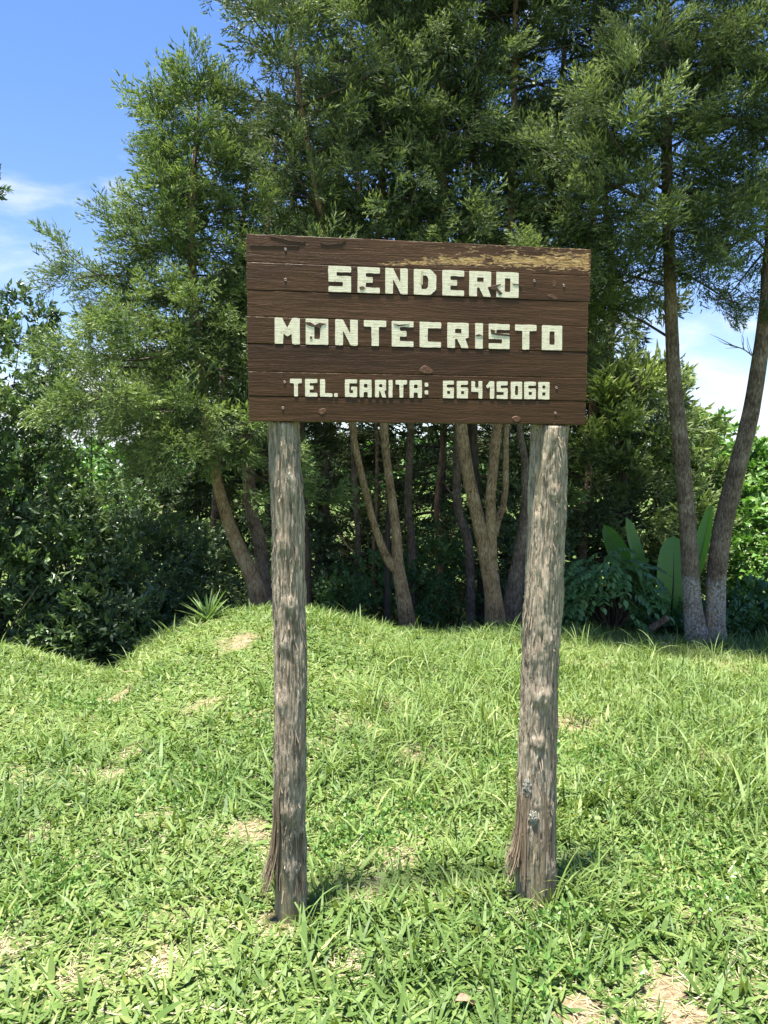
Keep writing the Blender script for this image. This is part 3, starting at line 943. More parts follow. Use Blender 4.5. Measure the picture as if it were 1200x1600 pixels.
def build_post(rows, Y, knots, label, seedn, bare_fn, lichens, strips):
    """rows: (py, left px, right px) down the post"""
    rows = np.array(rows, float)
    C = np.array([at((l + r) / 2, y, Y) for y, l, r in rows])
    r0 = (rows[:, 2] - rows[:, 1]) / 2 * Y / FOC * 0.985
    order = np.argsort(C[:, 2])
    zc, xc, rc = C[order, 2], C[order, 0], r0[order]
    n, s = 310, 92
    z = np.linspace(-0.12, 2.36, n)
    cx = np.interp(z, zc, xc)
    cx = np.convolve(np.pad(cx, 12, 'edge'), np.ones(25) / 25, 'valid')
    rad = np.interp(z, zc, rc)
    rad = np.convolve(np.pad(rad, 8, 'edge'), np.ones(17) / 17, 'valid')
    cy = Y + 0.012 * vnoise(np.stack([z * 1.7, z * 0, z * 0], -1), seedn)
    th = np.linspace(0, 2 * math.pi, s, endpoint=False)
    TH, ZZ = np.meshgrid(th, z)
    th_, z_ = TH.ravel(), ZZ.ravel()
    tw = th_ + 0.10 * z_
    cyl = lambda a, b: np.stack([np.cos(tw) * a, np.sin(tw) * a, z_ * b], -1)
    d = fbm(cyl(1.3, 3.5), 3, seedn) * 0.006
    fibre = fbm(cyl(11.0, 4.5), 4, seedn + 3, 0.6)
    d = d + (np.abs(fibre) - 0.2) * -0.014
    d = d + fbm(cyl(22.0, 9.0), 3, seedn + 9, 0.6) * 0.0028
    crk = np.abs(fbm(cyl(4.0, 1.6), 3, seedn + 15))
    d = d - 0.007 * smooth((0.045 - crk) / 0.04)
    fl = fbm(cyl(6.5, 11.0), 4, seedn + 5, .6)
    d = d + smooth((fl - 0.12) / 0.06) * 0.0028 + smooth((fl - 0.34) / 0.05) * 0.0028
    for (kz, kt, kr, kh) in knots:
        da = np.angle(np.exp(1j * (th_ - kt))) * 0.06
        dd = np.hypot(da, (z_ - kz) * 0.8) / kr
        d = d + kh * np.exp(-dd ** 2 * 1.4) - kh * 0.55 * np.exp(-(dd / 0.33) ** 2)
    bare_m = bare_fn(th_, z_, seedn)
    d = np.where(bare_m > 0, d * (1 - 0.75 * bare_m) - 0.0055 * bare_m, d)
    rr = rad[:, None] + d.reshape(n, s)
    V = np.stack([cx[:, None] + np.cos(TH) * rr, cy[:, None] + np.sin(TH) * rr, ZZ], -1).reshape(-1, 3)
    V = to_sign(V)
    V[:, 1] = np.where((V[:, 2] > 1.795), np.maximum(V[:, 1], TH_BACK), V[:, 1])
    V = np.vstack([V, V[-s:].mean(0), V[:s].mean(0)])
    j = np.arange(s)
    j2 = (j + 1) % s
    F = [ring_faces(n, s), np.concatenate([np.stack([np.full(s, n * s), (n - 1) * s + j, (n - 1) * s + j2], -1), np.stack([np.full(s, n * s + 1), j2, j], -1)])]
    me = make_mesh('post', V, F, M['post'], {'bare': np.concatenate([bare_m, [0, 0]])}, True)
    post = obj('post', me, SIGN)
    post['label'] = label

    def surf(t, zz, out=0.0):
        r = np.interp(zz, z, rad) + out
        return to_sign(np.array([np.interp(zz, z, cx) + math.cos(t) * r, np.interp(zz, z, cy) + math.sin(t) * r, zz]))
    # loose flakes and shreds of bark, joined: too many and too small to pick apart
    g = np.random.default_rng(seedn)
    bag = Bag()
    for k in range(520):
        t = g.uniform(math.pi * 0.95, math.pi * 2.05) if k % 3 else g.uniform(0, 2 * math.pi)
        zz = g.uniform(0.12, 1.77)
        ln, w = g.uniform(0.018, 0.075) * (1.6 if k % 9 == 0 else 1), g.uniform(0.001, 0.0042)
        lift = g.uniform(0.002, 0.011) * (1.6 if k % 7 == 0 else 1)
        up = g.choice([-1, 1])
        tw_ = g.normal(0, 0.10)
        pts = []
        for f_, lf in ((0, -0.002), (.35, 0.0015), (.7, 0.5 * lift), (1, lift)):
            c_ = surf(t + tw_ * f_, zz + up * ln * f_, lf)
            a_ = surf(t + tw_ * f_ + 0.1, zz + up * ln * f_, lf) - c_
            a_ /= np.linalg.norm(a_) + 1e-9
            ww = w * (1 - 0.55 * f_)
            pts += [c_ - a_ * ww, c_ + a_ * ww]
        bag.add(pts, [np.array([[0, 1, 3, 2], [2, 3, 5, 4], [4, 5, 7, 6]])])
    o = obj('bark_flakes', bag.mesh('bark_flakes', M['flake'], True), post)
    o['kind'] = 'stuff'
    # frayed bark hanging away from the foot
    bag = Bag()
    for (t, z1, z0, flare, cnt, spread) in strips:
        for k in range(cnt):
            tt = t + g.normal(0, spread)
            za, zb = z1 + g.normal(0, 0.05), z0 + g.normal(0, 0.035)
            fl_ = flare * g.uniform(0.35, 1.05)
            w = g.choice([0.0008, 0.0014, 0.0022, 0.005], p=[.35, .3, .2, .15])
            ph, am = g.uniform(0, 6), g.uniform(0, .10)
            pts = []
            K = 8
            for q in range(K + 1):
                f_ = q / K
                c_ = surf(tt + am * f_ * math.sin(f_ * 4 + ph), za + (zb - za) * f_, 0.003 + fl_ * f_ ** 2.4)
                a_ = surf(tt + .1, za + (zb - za) * f_) - surf(tt, za + (zb - za) * f_)
                a_ /= np.linalg.norm(a_)
                ww = w * (1.0 - 0.5 * f_)
                pts += [c_ - a_ * ww, c_ + a_ * ww]
            i = np.arange(K)[:, None] * 2
            bag.add(pts, [i + np.array([[0, 1, 3, 2]])])
    o = obj('frayed_bark', bag.mesh('frayed_bark', M['fibre'], True), post)
    o['kind'] = 'stuff'
    # crusts of lichen
    for (t, zz, rw, rh) in lichens:
        nn, ss = 9, 26
        pts = [surf(t, zz, 0.006)]
        for a in range(1, nn):
            for b_ in range(ss):
                an = 2 * math.pi * b_ / ss
                f_ = a / (nn - 1)
                e = 1 + 0.5 * float(fbm(np.array([[math.cos(an) * 3.2, math.sin(an) * 3.2, zz * 50]]), 3, 77)[0])
                dt, dz = math.cos(an) * rw * f_ * e / 0.065, math.sin(an) * rh * f_ * e
                hgt = 0.0045 * (1 - f_ ** 3) + 0.0035 * float(vnoise(np.array([[dt * 28, dz * 380, 3.0]]), 78)[0]) * (1 - f_ ** 4) - (0.003 if a == nn - 1 else 0)
                pts.append(surf(t + dt, zz + dz, hgt))
        Fq = []
        for a in range(nn - 2):
            for b_ in range(ss):
                i0 = 1 + a * ss
                Fq.append((i0 + b_, i0 + (b_ + 1) % ss, i0 + ss + (b_ + 1) % ss, i0 + ss + b_))
        Ft = [(0, 1 + (b_ + 1) % ss, 1 + b_) for b_ in range(ss)]
        obj('lichen', make_mesh('lichen', np.array(pts), [np.array(Fq)[:, ::-1], np.array(Ft)[:, ::-1]], M['lichen'], None, True), post)
    return post


TH_BACK = TH + 0.0012
FR = -math.pi / 2          # towards the camera
zpx = lambda py, Y: at(600, py, Y)[2]
YL, YR_ = 2.736, 2.884


def bare_left(t, z, sd):
    a = np.angle(np.exp(1j * (t - FR)))
    nz = 0.12 * vnoise(np.stack([t * 9, z * 2, z * 0], -1), sd + 31)
    edge = np.interp(z, [0, 0.22, 0.5], [0.9, -0.25, -0.5])
    return smooth((edge - a + nz) / 0.12) * smooth((0.52 - z) / 0.1) * smooth((a + 1.35) / 0.2) * smooth((1.2 - a) / .2)


def bare_right(t, z, sd):
    a = np.angle(np.exp(1j * (t - FR)))
    nz = 0.16 * vnoise(np.stack([t * 9, z * 5, z * 0], -1), sd + 31)
    w = np.interp(z, [0, 0.12, 0.3, 0.42], [0.55, 0.5, 0.2, 0.02])
    s1 = smooth((w - np.abs(a + 0.12) + nz) / 0.15) * smooth((0.42 - z) / 0.1)
    s2 = smooth((0.11 - np.abs(a + 0.75) + nz * .5) / 0.06) * smooth((z - 1.45) / 0.05)
    return np.maximum(s1, s2)


build_post([(300, 421, 467), (665, 420, 466), (720, 420, 469), (800, 425, 473), (870, 427, 475), (940, 426, 476), (980, 427, 477), (1040, 431, 480), (1100, 430, 478), (1200, 428, 478),
            (1300, 429, 477), (1350, 428, 478), (1400, 428, 479), (1440, 430, 478), (1500, 430, 478)], YL,
           [(zpx(941, YL), FR + .25, .026, .014), (zpx(1003, YL), FR - .1, .022, .010), (zpx(1260, YL), FR + .1, .024, .012), (zpx(1090, YL), FR - .5, .03, .008), (zpx(850, YL), FR - .2, .03, .008),
            (zpx(1345, YL), FR + .5, .024, .012), (zpx(1395, YL), FR - .1, .024, .008), (zpx(760, YL), FR + .5, .035, .008), (zpx(1262, YL), FR - 1.4, .03, .008), (zpx(1070, YL), FR + 1.3, .03, .009)],
           'weathered log post with frayed bark at its foot', 201, bare_left, [(FR + .35, zpx(748, YL), .020, .022)],
           [(FR - 1.05, 0.40, 0.15, 0.058, 80, .15), (FR - .75, 0.50, 0.12, 0.008, 16, .08), (FR + .9, 0.28, 0.10, 0.016, 14, .18), ])
build_post([(300, 833, 889), (665, 831, 887), (720, 829, 886), (780, 827, 885), (850, 825, 881), (900, 822, 879), (960, 817, 876), (1040, 815, 873), (1120, 812, 871), (1200, 809, 869),
            (1300, 805, 868), (1350, 804, 867), (1405, 806, 866), (1470, 806, 866)], YR_,
           [(zpx(1083, YR_), FR + .0, .028, .016), (zpx(768, YR_), FR + .15, .02, .009), (zpx(1152, YR_), FR - .15, .02, .010), (zpx(683, YR_), FR - .1, .02, .006), (zpx(1020, YR_), FR - .4, .03, .007),
            (zpx(1345, YR_), FR + .7, .03, .008)],
           'thick weathered log post with grey lichen and split foot', 301, bare_right, [(FR - .75, zpx(1222, YR_), .021, .036), (FR - .33, zpx(1265, YR_), .020, .028)],
           [(FR - 1.25, 0.36, 0.13, 0.050, 120, .16), (FR - .75, 0.40, 0.10, 0.012, 22, .15), (FR + .45, .34, .06, .010, 16, .16)])


# ================================================================== trees
def spray_templates(n, shoots, blades, seed, length=0.36, flat=0.55, blade=(0.05, 0.011)):
    """feathery cypress sprays along +x: (verts (k,3), tint (k,))"""
    out = []
    g = np.random.default_rng(seed)
    for _ in range(n):
        V, A = [], []
        bend = g.normal(0, 0.10)
        for i in range(shoots):
            f = (i + g.uniform(0, .8)) / shoots
            root = np.array([f * length, bend * f * f * length, -0.10 * f * f * length * 2 + 0.02 * g.normal()])
            ang = g.choice([-1, 1]) * g.uniform(.45, .95)
            sl = length * (0.50 * (1 - f) ** .8 + 0.10) * g.uniform(.7, 1.2)
            roll = g.normal(0, flat)
            sd = np.array([math.cos(ang), math.sin(ang) * math.cos(roll), math.sin(ang) * math.sin(roll)])
            for b in range(blades):
                h = (b + g.uniform(.1, 1)) / blades
                p = root + sd * sl * h + np.array([0, 0, -0.12 * sl * h * h])
                d = sd * 1.1 + np.array([.25, 0, 0]) + g.normal(0, .36, 3)
                d /= np.linalg.norm(d)
                w = np.cross(d, g.normal(0, 1, 3))
                w /= np.linalg.norm(w)
                bl = blade[0] * g.uniform(.6, 1.3)
                bw = blade[1] * g.uniform(.7, 1.3)
                V += [p - w * bw, p + w * bw, p + d * bl]
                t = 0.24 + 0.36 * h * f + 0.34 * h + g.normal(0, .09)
                A += [t - .08, t - .08, t + .14]
        out.append((np.array(V), np.array(A)))
    return out


def leaf_templates(n, leaves, seed, L=0.08, W=0.032, spread=0.12, droop=0.3):
    """twig ends with folded leaves, along +x"""
    out = []
    g = np.random.default_rng(seed)
    for _ in range(n):
        V, A = [], []
        for i in range(leaves):
            f = (i + .5) / leaves
            p = np.array([f * spread, 0, 0]) + g.normal(0, .012, 3)
            az, el = g.uniform(0, 2 * math.pi), g.normal(0.15, .5)
            d = np.array([0.55 + .6 * f, math.cos(az) * (1 - .3 * f), math.sin(az) * .8]) + np.array([0, 0, .25])
            d /= np.linalg.norm(d)
            up = np.array([0, 0, 1.0]) + g.normal(0, .45, 3)
            s_ = np.cross(up, d)
            s_ /= np.linalg.norm(s_)
            nn = np.cross(d, s_)
            l, w = L * g.uniform(.65, 1.2), W * g.uniform(.75, 1.2)
            m1, tip = p + d * l * .45 - nn * l * .04, p + d * l - nn * l * droop * g.uniform(.4, 1.2)
            V += [p, m1 + s_ * w * .5 + nn * w * .14, tip, m1 - s_ * w * .5 + nn * w * .14, m1]
            t = np.clip(g.normal(.5, .2), 0, 1)
            A += [t] * 5
        out.append((np.array(V), np.array(A)))
    return out


LEAF_F = np.array([[0, 4, 1], [1, 4, 2], [2, 4, 3], [3, 4, 0]])


def stamp(bag, templates, pos, dirs, scale, tint, faces_per=None, upv=None):
    """copies templates to positions, x axis along dirs"""
    pos, dirs = np.asarray(pos), np.asarray(dirs)
    n = len(pos)
    if n == 0:
        return
    D = dirs / (np.linalg.norm(dirs, axis=1)[:, None] + 1e-9)
    up = np.array([0, 0, 1.0])[None] + rng.normal(0, .35, (n, 3))
    S = np.cross(up, D)
    S /= np.linalg.norm(S, axis=1)[:, None] + 1e-9
    U = np.cross(D, S)
    which = rng.integers(0, len(templates), n)
    for k, (tv, ta) in enumerate(templates):
        m = np.where(which == k)[0]
        if not len(m):
            continue
        B = np.stack([D[m], S[m], U[m]], 1) * np.asarray(scale)[m][:, None, None]
        V = np.einsum('vk,nkc->nvc', tv, B) + pos[m][:, None, :]
        nv = len(tv)
        if faces_per is None:
            f = np.arange(nv).reshape(-1, 3)
        else:
            f = (np.arange(nv // 5)[:, None, None] * 5 + faces_per[None]).reshape(-1, 3)
        F = (np.arange(len(m))[:, None, None] * nv + f[None]).reshape(-1, 3)
        T = np.clip(ta[None, :] + np.asarray(tint)[m][:, None], 0, 1)
        bag.add(V.reshape(-1, 3), [F], tint=T.ravel())


SPRAY = spray_templates(9, 14, 8, 5, .36, .6, (.043, .0060))
SPRAY_FAR = spray_templates(5, 12, 5, 6, 0.36, .6, (0.068, 0.0115))
SPRAY_MID = spray_templates(5, 13, 6, 8, 0.38, .6, (0.050, 0.0080))


def branch_curve(p0, az, L, e0, droop, tip, n=7, jit=0.05):
    pts = [np.array(p0, float)]
    for k in range(n):
        f = (k + .5) / n
        e = e0 - droop * math.sin(f * math.pi) + tip * f * f
        a = az + rng.normal(0, jit)
        pts.append(pts[-1] + L / n * np.array([math.cos(a) * math.cos(e), math.sin(a) * math.cos(e), math.sin(e)]))
    return np.array(pts)


def boughs(bag_f, bag_b, curve, L, density, templates, size=1.0, tint=0.0, start=0.18, width=1.0):
    per = 6
    m = max(2, int(round(L * density / per)))
    n = m * per
    sc_ = start + (1 - start) * (rng.uniform(0, 1, m) + np.arange(m)) / m
    sc_ = np.clip(start + (sc_ - start) ** .85, 0, 1)
    s = np.repeat(sc_, per)
    C = catmull(curve, 40)
    idx = s * 38.99
    i = np.clip(idx.astype(int), 0, 38)
    P = C[i] * (1 - (idx - i))[:, None] + C[i + 1] * (idx - i)[:, None]
    T = C[i + 1] - C[i]
    T /= np.linalg.norm(T, axis=1)[:, None]
    side = np.cross(T, np.array([0, 0, 1.0]))
    side /= np.linalg.norm(side, axis=1)[:, None] + 1e-9
    # tufts sit left and right of the bough, sprays fan out from each tuft
    sg = np.repeat(rng.uniform(-1, 1, m), per)
    lat = np.minimum((1.08 - s) * .55 * L * width, .40 * width) * sg
    rise = np.repeat(rng.normal(.02, .06, m), per)
    P = P + side * lat[:, None] + np.array([0, 0, 1.0]) * (rise - np.abs(lat) * .12)[:, None] + T * (np.abs(lat) * .4)[:, None] + rng.normal(0, .035, (n, 3))
    D = T * .8 + side * (np.sign(sg) * (.15 + .55 * np.abs(sg)))[:, None] + np.array([0, 0, 1.0]) * np.repeat(rng.normal(.22, .2, m), per)[:, None]
    D = D + rng.normal(0, .45, (n, 3)) * np.array([1, 1, .8])
    sc = size * np.repeat(rng.uniform(.6, 1.1, m), per) * rng.uniform(.75, 1.1, n)
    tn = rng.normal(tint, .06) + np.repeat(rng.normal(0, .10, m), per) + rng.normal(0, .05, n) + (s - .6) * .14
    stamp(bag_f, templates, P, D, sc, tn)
    r = max(0.006, 0.013 * L)
    V, F = tube(curve, [r, r * .75, r * .45, .003], 10, 5)
    bag_b.add(V, F)


def stem_disp(sd, knotty=0.006, amp=0.05):
    def f(th, l, r):
        p = np.stack([np.cos(th) * 1.1, np.sin(th) * 1.1, l * 1.6], -1)
        q = np.stack([np.cos(th) * 6, np.sin(th) * 6, l * 7], -1)
        k = vnoise(np.stack([np.cos(th) * 2.2, np.sin(th) * 2.2, l * 6.5], -1), sd + 4)
        return r * (fbm(p, 3, sd) * amp * 2.2 + fbm(q, 3, sd + 2) * amp) + smooth((k - .62) / .2) * knotty * 2
    return f


def add_stem(bag, P, r, sd, n=90, s=26, wash=0.0, lich=None, root=0.0, amp=.05):
    P = np.asarray(P, float)
    dz = stem_disp(sd, 0.006, amp)

    def d(th, l, rr):
        return dz(th, l, rr) + root * np.exp(-(l / 0.16)) * (0.6 + 0.4 * np.cos(th * 4 + sd))
    V, F = tube(P, r, n, s, d)
    z = V[:, 2] - P[0][2]
    wv = np.clip((wash + .12 * vnoise(V * np.array([7, 7, 3]), sd) - z) / 0.30, 0, 0.55 + .06 * vnoise(V * 5, sd + 1)) if wash > 0 else np.zeros(len(V))
    lv = lich(V, z) if lich else np.zeros(len(V))
    bag.add(V, F, wash=wv, lichen=lv)


def conifer(name, label, stems, mat_bark, mat_leaf, group=None, templates=None, wash=0.0, cat='tree', lich=None, root=0.03):
    """stems: dicts with pts, r and crown settings"""
    templates = templates or SPRAY
    base = np.array(stems[0]['pts'][0])
    t = thing(name, label, cat, base, group)
    tr, fo, br = Bag(), Bag(), Bag()
    for q, st in enumerate(stems):
        P = np.array(st['pts'], float)
        add_stem(tr, P, st['r'], st.get('seed', 5) + q * 13, st.get('n', 90), st.get('s', 26), wash, lich if not st.get('nolich') else None, root, st.get('amp', .05))
        C = catmull(P, 200)
        zmin, zmax = st['z']
        for k in range(st['count']):
            f = (k + rng.uniform(0, 1)) / st['count']
            z = zmin + (zmax - zmin) * f
            i = int(np.argmin(np.abs(C[:, 2] - z)))
            prof = st['prof']
            Lb = np.interp(f, np.linspace(0, 1, len(prof)), prof) * rng.uniform(.6, 1.12)
            az = k * 2.399 + rng.normal(0, .4) if 'az' not in st else rng.normal(*st['az'])
            Lb *= st['side'](az) if 'side' in st else 1
            e0 = np.interp(f, [0, .5, 1], st.get('elev', (0.15, 0.5, 1.0))) + rng.normal(0, .14)
            cv = branch_curve(C[i], az, Lb, e0, st.get('droop', .45), st.get('tip', .45))
            dens, size, tm = st.get('density', 26), st.get('size', 1.0), templates
            if templates is SPRAY:
                # boughs above the picture or on the far side of the stem: coarser sprays
                if C[i][2] > 7.5:
                    tm, dens, size = SPRAY_FAR, dens * .34, size * 1.5
                elif math.sin(az) > .25:
                    tm, dens = SPRAY_MID, dens * .62
            boughs(fo, br, cv, Lb, dens, tm, size, st.get('tint', 0.0), st.get('start', .14))
        # filler sprays added close to the stem, tinted darker, shut out the light
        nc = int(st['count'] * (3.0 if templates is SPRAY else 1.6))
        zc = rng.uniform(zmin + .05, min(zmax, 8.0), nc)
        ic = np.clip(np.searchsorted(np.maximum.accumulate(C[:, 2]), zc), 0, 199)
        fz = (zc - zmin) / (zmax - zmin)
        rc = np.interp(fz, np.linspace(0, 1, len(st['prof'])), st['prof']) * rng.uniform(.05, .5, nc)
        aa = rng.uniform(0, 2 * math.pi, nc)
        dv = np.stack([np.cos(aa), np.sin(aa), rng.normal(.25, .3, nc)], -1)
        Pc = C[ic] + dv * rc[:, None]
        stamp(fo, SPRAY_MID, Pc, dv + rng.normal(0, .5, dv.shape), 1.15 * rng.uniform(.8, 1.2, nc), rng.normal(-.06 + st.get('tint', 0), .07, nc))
        for ebr in st.get('extra', []):
            cv = np.array(ebr['pts'])
            Lb = np.linalg.norm(np.diff(cv, axis=0), axis=1).sum()
            boughs(fo, br, cv, Lb, ebr.get('density', 34), templates, ebr.get('size', 1.0), ebr.get('tint', 0.08), .2, ebr.get('width', 1.2))
    obj('trunk', tr.mesh('trunk', mat_bark, True, base), t)
    if br.V:
        obj('branches', br.mesh('branches', M['bark_dark'], True, base), t)['kind'] = 'stuff'
    if fo.V:
        obj('crown', fo.mesh('crown', mat_leaf, False, base), t)
    return t


def up(px, Y, *zs_x):
    """stem points: (px, py) pairs at depth Y"""
    return [at(a, b, Y) for a, b in zs_x]


def gbase(px, py, Y):
    p = at(px, py, Y)
    p[2] = float(ground(p[0], p[1])) - 0.06
    return p


# leaning cypress on the left of the bank
YA = 8.2
conifer('cypress_tree', 'leaning cypress with feathery bright green boughs beside the grassy mound', [
    dict(pts=[gbase(412, 950, YA), at(395, 905, YA), at(362, 830, YA), at(338, 745, YA), at(315, 600, YA), at(300, 430, YA), at(302, 300, YA), at(310, 160, YA)],
         r=[.100, .088, .072, .058, .052, .042, .03, .012], z=(1.75, 5.65), count=84, prof=(1.25, 1.55, 1.45, 1.15, .9, .65, .35), elev=(-.05, .2, .8), density=30, start=.04, tint=.02, seed=11, droop=.35, tip=.5,
         extra=[dict(pts=[at(300, 640, YA), at(230, 610, YA - .5), at(160, 620, YA - .9), at(110, 650, YA - 1.1)], tint=.22, density=40),
                dict(pts=[at(320, 700, YA), at(300, 690, YA - .5), at(275, 705, YA - .8), at(262, 730, YA - .9)], tint=.2, density=44, size=.9),
                dict(pts=[at(300, 480, YA), at(230, 440, YA - .4), at(160, 430, YA - .6), at(100, 440, YA - .6)], tint=.1, density=34),
                dict(pts=[at(300, 520, YA), at(240, 500, YA - .7), at(190, 480, YA - 1.0), at(150, 500, YA - 1.1)], tint=.15, density=36)])],
    M['bark_warm'], M['cypress_bright'])

# forked cypress behind the left post
YB = 8.6
conifer('cypress_tree', 'forked cypress with two orange brown stems behind the sign, nearest its left post', [
    dict(pts=[gbase(640, 985, YB), at(630, 930, YB), at(622, 885, YB), at(618, 820, YB), at(603, 710, YB), at(597, 600, YB), at(590, 420, YB), at(600, 200, YB), at(610, -100, YB + .1), at(612, -480, YB + .2)],
         r=[.098, .082, .072, .052, .046, .044, .040, .034, .03, .012], z=(3.2, 10.6), count=84, prof=(1.1, 1.35, 1.5, 1.4, 1.0, .4), elev=(0.05, .35, .9), density=22, seed=21, root=.03),
    dict(pts=[at(622, 892, YB), at(605, 872, YB - .05), at(585, 820, YB - .1), at(566, 745, YB - .15), at(550, 665, YB - .2), at(530, 500, YB - .3), at(500, 330, YB - .35), at(470, 160, YB - .4), at(440, -60, YB - .4)],
         r=[.055, .046, .040, .038, .036, .034, .03, .025, .01], z=(3.3, 7.4), count=34, prof=(.9, 1.15, 1.05, .8, .4), elev=(.2, .5, .95), density=22, seed=22, tint=-.04)] if True else [],
    M['bark_warm'], M['cypress'], root=.02)

# three stemmed cypress behind the right post
YC = 8.5
conifer('cypress_tree', 'thick cypress splitting into three pale stems behind the sign', [
    dict(pts=[gbase(775, 985, YC), at(771, 930, YC), at(762, 880, YC), at(748, 815, YC), at(733, 745, YC), at(721, 665, YC), at(700, 480, YC), at(690, 250, YC), at(690, 0, YC), at(690, -420, YC)],
         r=[.105, .092, .085, .072, .068, .066, .060, .05, .035, .012], z=(3.3, 10.4), count=74, prof=(1.0, 1.3, 1.4, 1.3, 1.0, .4), elev=(0.0, .35, .9), density=22, seed=31),
    dict(pts=[at(766, 890, YC), at(768, 840, YC - .02), at(767, 775, YC - .05), at(777, 665, YC - .05), at(790, 500, YC - .1), at(800, 300, YC - .1), at(805, 50, YC), at(810, -300, YC)],
         r=[.062, .056, .054, .052, .048, .042, .03, .012], z=(3.3, 9.4), count=58, prof=(1.1, 1.3, 1.3, 1.1, .4), elev=(0.0, .35, .9), density=22, seed=33, nolich=True),
    dict(pts=[at(770, 835, YC), at(777, 815, YC + .02), at(789, 770, YC + .05), at(791, 665, YC + .05), at(800, 560, YC + .1)], r=[.036, .036, .034, .032, .015], z=(3.2, 3.4), count=2, prof=(.5, .5), seed=35, n=50, s=16)],
    M['bark_warm'], M['cypress'], root=.04)

# brown leaning cypress close beside it
YD = 8.9
conifer('cypress_tree', 'dark reddish brown cypress trunk leaning right, half hidden by the right post', [
    dict(pts=[gbase(798, 985, YD), at(803, 930, YD), at(812, 870, YD), at(822, 790, YD), at(820, 720, YD), at(812, 665, YD), at(815, 560, YD), at(850, 380, YD + .1), at(880, 100, YD + .1), at(890, -200, YD + .1)],
         r=[.115, .100, .085, .060, .042, .034, .032, .03, .025, .012], z=(3.2, 8.6), count=50, prof=(1.0, 1.3, 1.3, 1.0, .4), elev=(-.05, .35, .9), density=22, seed=41, tint=-.04)],
    M['bark'], M['cypress'], root=.04)

# twin trunk cypress on the right, whitewashed at the foot
YE = 8.3


def e_lich(V, z):
    p = V - at(1102, 940, YE)
    return np.where((np.abs(p[:, 0] - 0.03 - .0 * z) < 0.055) & (z < 0.72) & (z > 0.12), 0.58, 0.0)


zt = conifer('cypress_tree', 'tall twin trunked cypress with whitewashed feet beside the banana plant', [
    dict(density=33, pts=[gbase(1093, 1003, YE), at(1082, 950, YE), at(1078, 880, YE), at(1072, 790, YE), at(1063, 690, YE), at(1053, 590, YE), at(1047, 440, YE), at(1042, 250, YE), at(1040, 0, YE), at(1045, -450, YE + .1)],
         r=[.110, .098, .090, .086, .080, .072, .062, .055, .045, .015], z=(3.75, 10.4), count=82, prof=(1.15, 1.5, 1.7, 1.5, 1.1, .4), elev=(-.1, .3, .9), seed=51, nolich=True,
         extra=[dict(pts=[at(1045, 300, YE), at(1000, 270, YE - .5), at(960, 220, YE - .85), at(930, 160, YE - .95)], tint=.1, density=60, width=1.5),
                dict(pts=[at(1045, 330, YE), at(960, 290, YE - .7), at(890, 260, YE - .7), at(840, 230, YE - .5)], tint=.08, density=52, width=1.4),
                dict(pts=[at(1048, 380, YE), at(1000, 360, YE - .6), at(960, 340, YE - .6), at(900, 350, YE - .5)], tint=.02, density=46, width=1.3),
                dict(pts=[at(1042, 240, YE), at(1010, 180, YE - .7), at(990, 120, YE - .75), at(985, 60, YE - .85)], tint=.08, density=52, width=1.3),
                dict(pts=[at(1050, 530, YE), at(1000, 500, YE + .3), at(950, 480, YE + .5), at(910, 520, YE + .5)], tint=-.12, density=48, width=1.2),
                dict(pts=[at(1050, 450, YE), at(980, 430, YE + .2), at(940, 440, YE + .3), at(915, 480, YE + .3)], tint=-.15, density=34, width=1.0)]),
    dict(pts=[gbase(1116, 1003, YE + .05), at(1118, 950, YE + .05), at(1119, 905, YE + .05), at(1129, 830, YE + .05), at(1150, 740, YE + .05), at(1172, 650, YE + .05), at(1190, 540, YE + .05), at(1202, 420, YE + .05), at(1215, 200, YE + .1), at(1225, -50, YE + .1), at(1230, -400, YE + .1)],
         r=[.112, .100, .098, .096, .092, .086, .076, .068, .055, .04, .015], z=(3.95, 10.2), count=72, prof=(1.2, 1.5, 1.6, 1.3, .9, .4), elev=(-.1, .3, .9), density=27, seed=55,
         extra=[dict(pts=[at(1208, 340, YE), at(1180, 300, YE - .4), at(1160, 290, YE - .7), at(1145, 310, YE - .9)], tint=.12, density=50, width=1.4),
                dict(pts=[at(1206, 400, YE), at(1175, 370, YE - .3), at(1150, 370, YE - .6), at(1130, 400, YE - .7)], tint=.05, density=46, width=1.3),
                dict(pts=[at(1214, 250, YE), at(1180, 200, YE - .4), at(1150, 180, YE - .7), at(1120, 190, YE - .8)], tint=.05, density=46, width=1.3),
                dict(pts=[at(1218, 160, YE), at(1180, 100, YE - .4), at(1150, 70, YE - .7), at(1120, 60, YE - .8)], tint=.02, density=46, width=1.3)])],
    M['bark'], M['cypress'], wash=.92, lich=e_lich, root=.05)
# dead twigs on the right hand stem
b0 = np.array(zt.location)
for (a, b, s0) in (((1186, 565), (1140, 540), .45), ((1192, 470), (1120, 470), .55)):
    dead = Bag()
    p0, p1 = at(*a, YE), at(*b, YE - .15)
    mid = (p0 + p1) / 2 + np.array([0, 0, .04])
    V, F = tube([p0, mid, p1], [.010, .006, .002], 10, 5)
    dead.add(V, F)
    for k in range(9):
        f = rng.uniform(.15, .95)
        q = p0 * (1 - f) + p1 * f + np.array([0, 0, .04 * math.sin(f * 3.1)])
        d = (p1 - p0) * .35 + np.array([rng.normal(0, .08), rng.normal(0, .1), rng.normal(.03, .12)])
        V, F = tube([q, q + d * .5 + rng.normal(0, .015, 3), q + d * rng.uniform(.7, 1.1)], [.005, .003, .0012], 6, 4)
        dead.add(V, F)
    obj('dead_twig', dead.mesh('dead_twig', M['twig'], True, b0), zt)

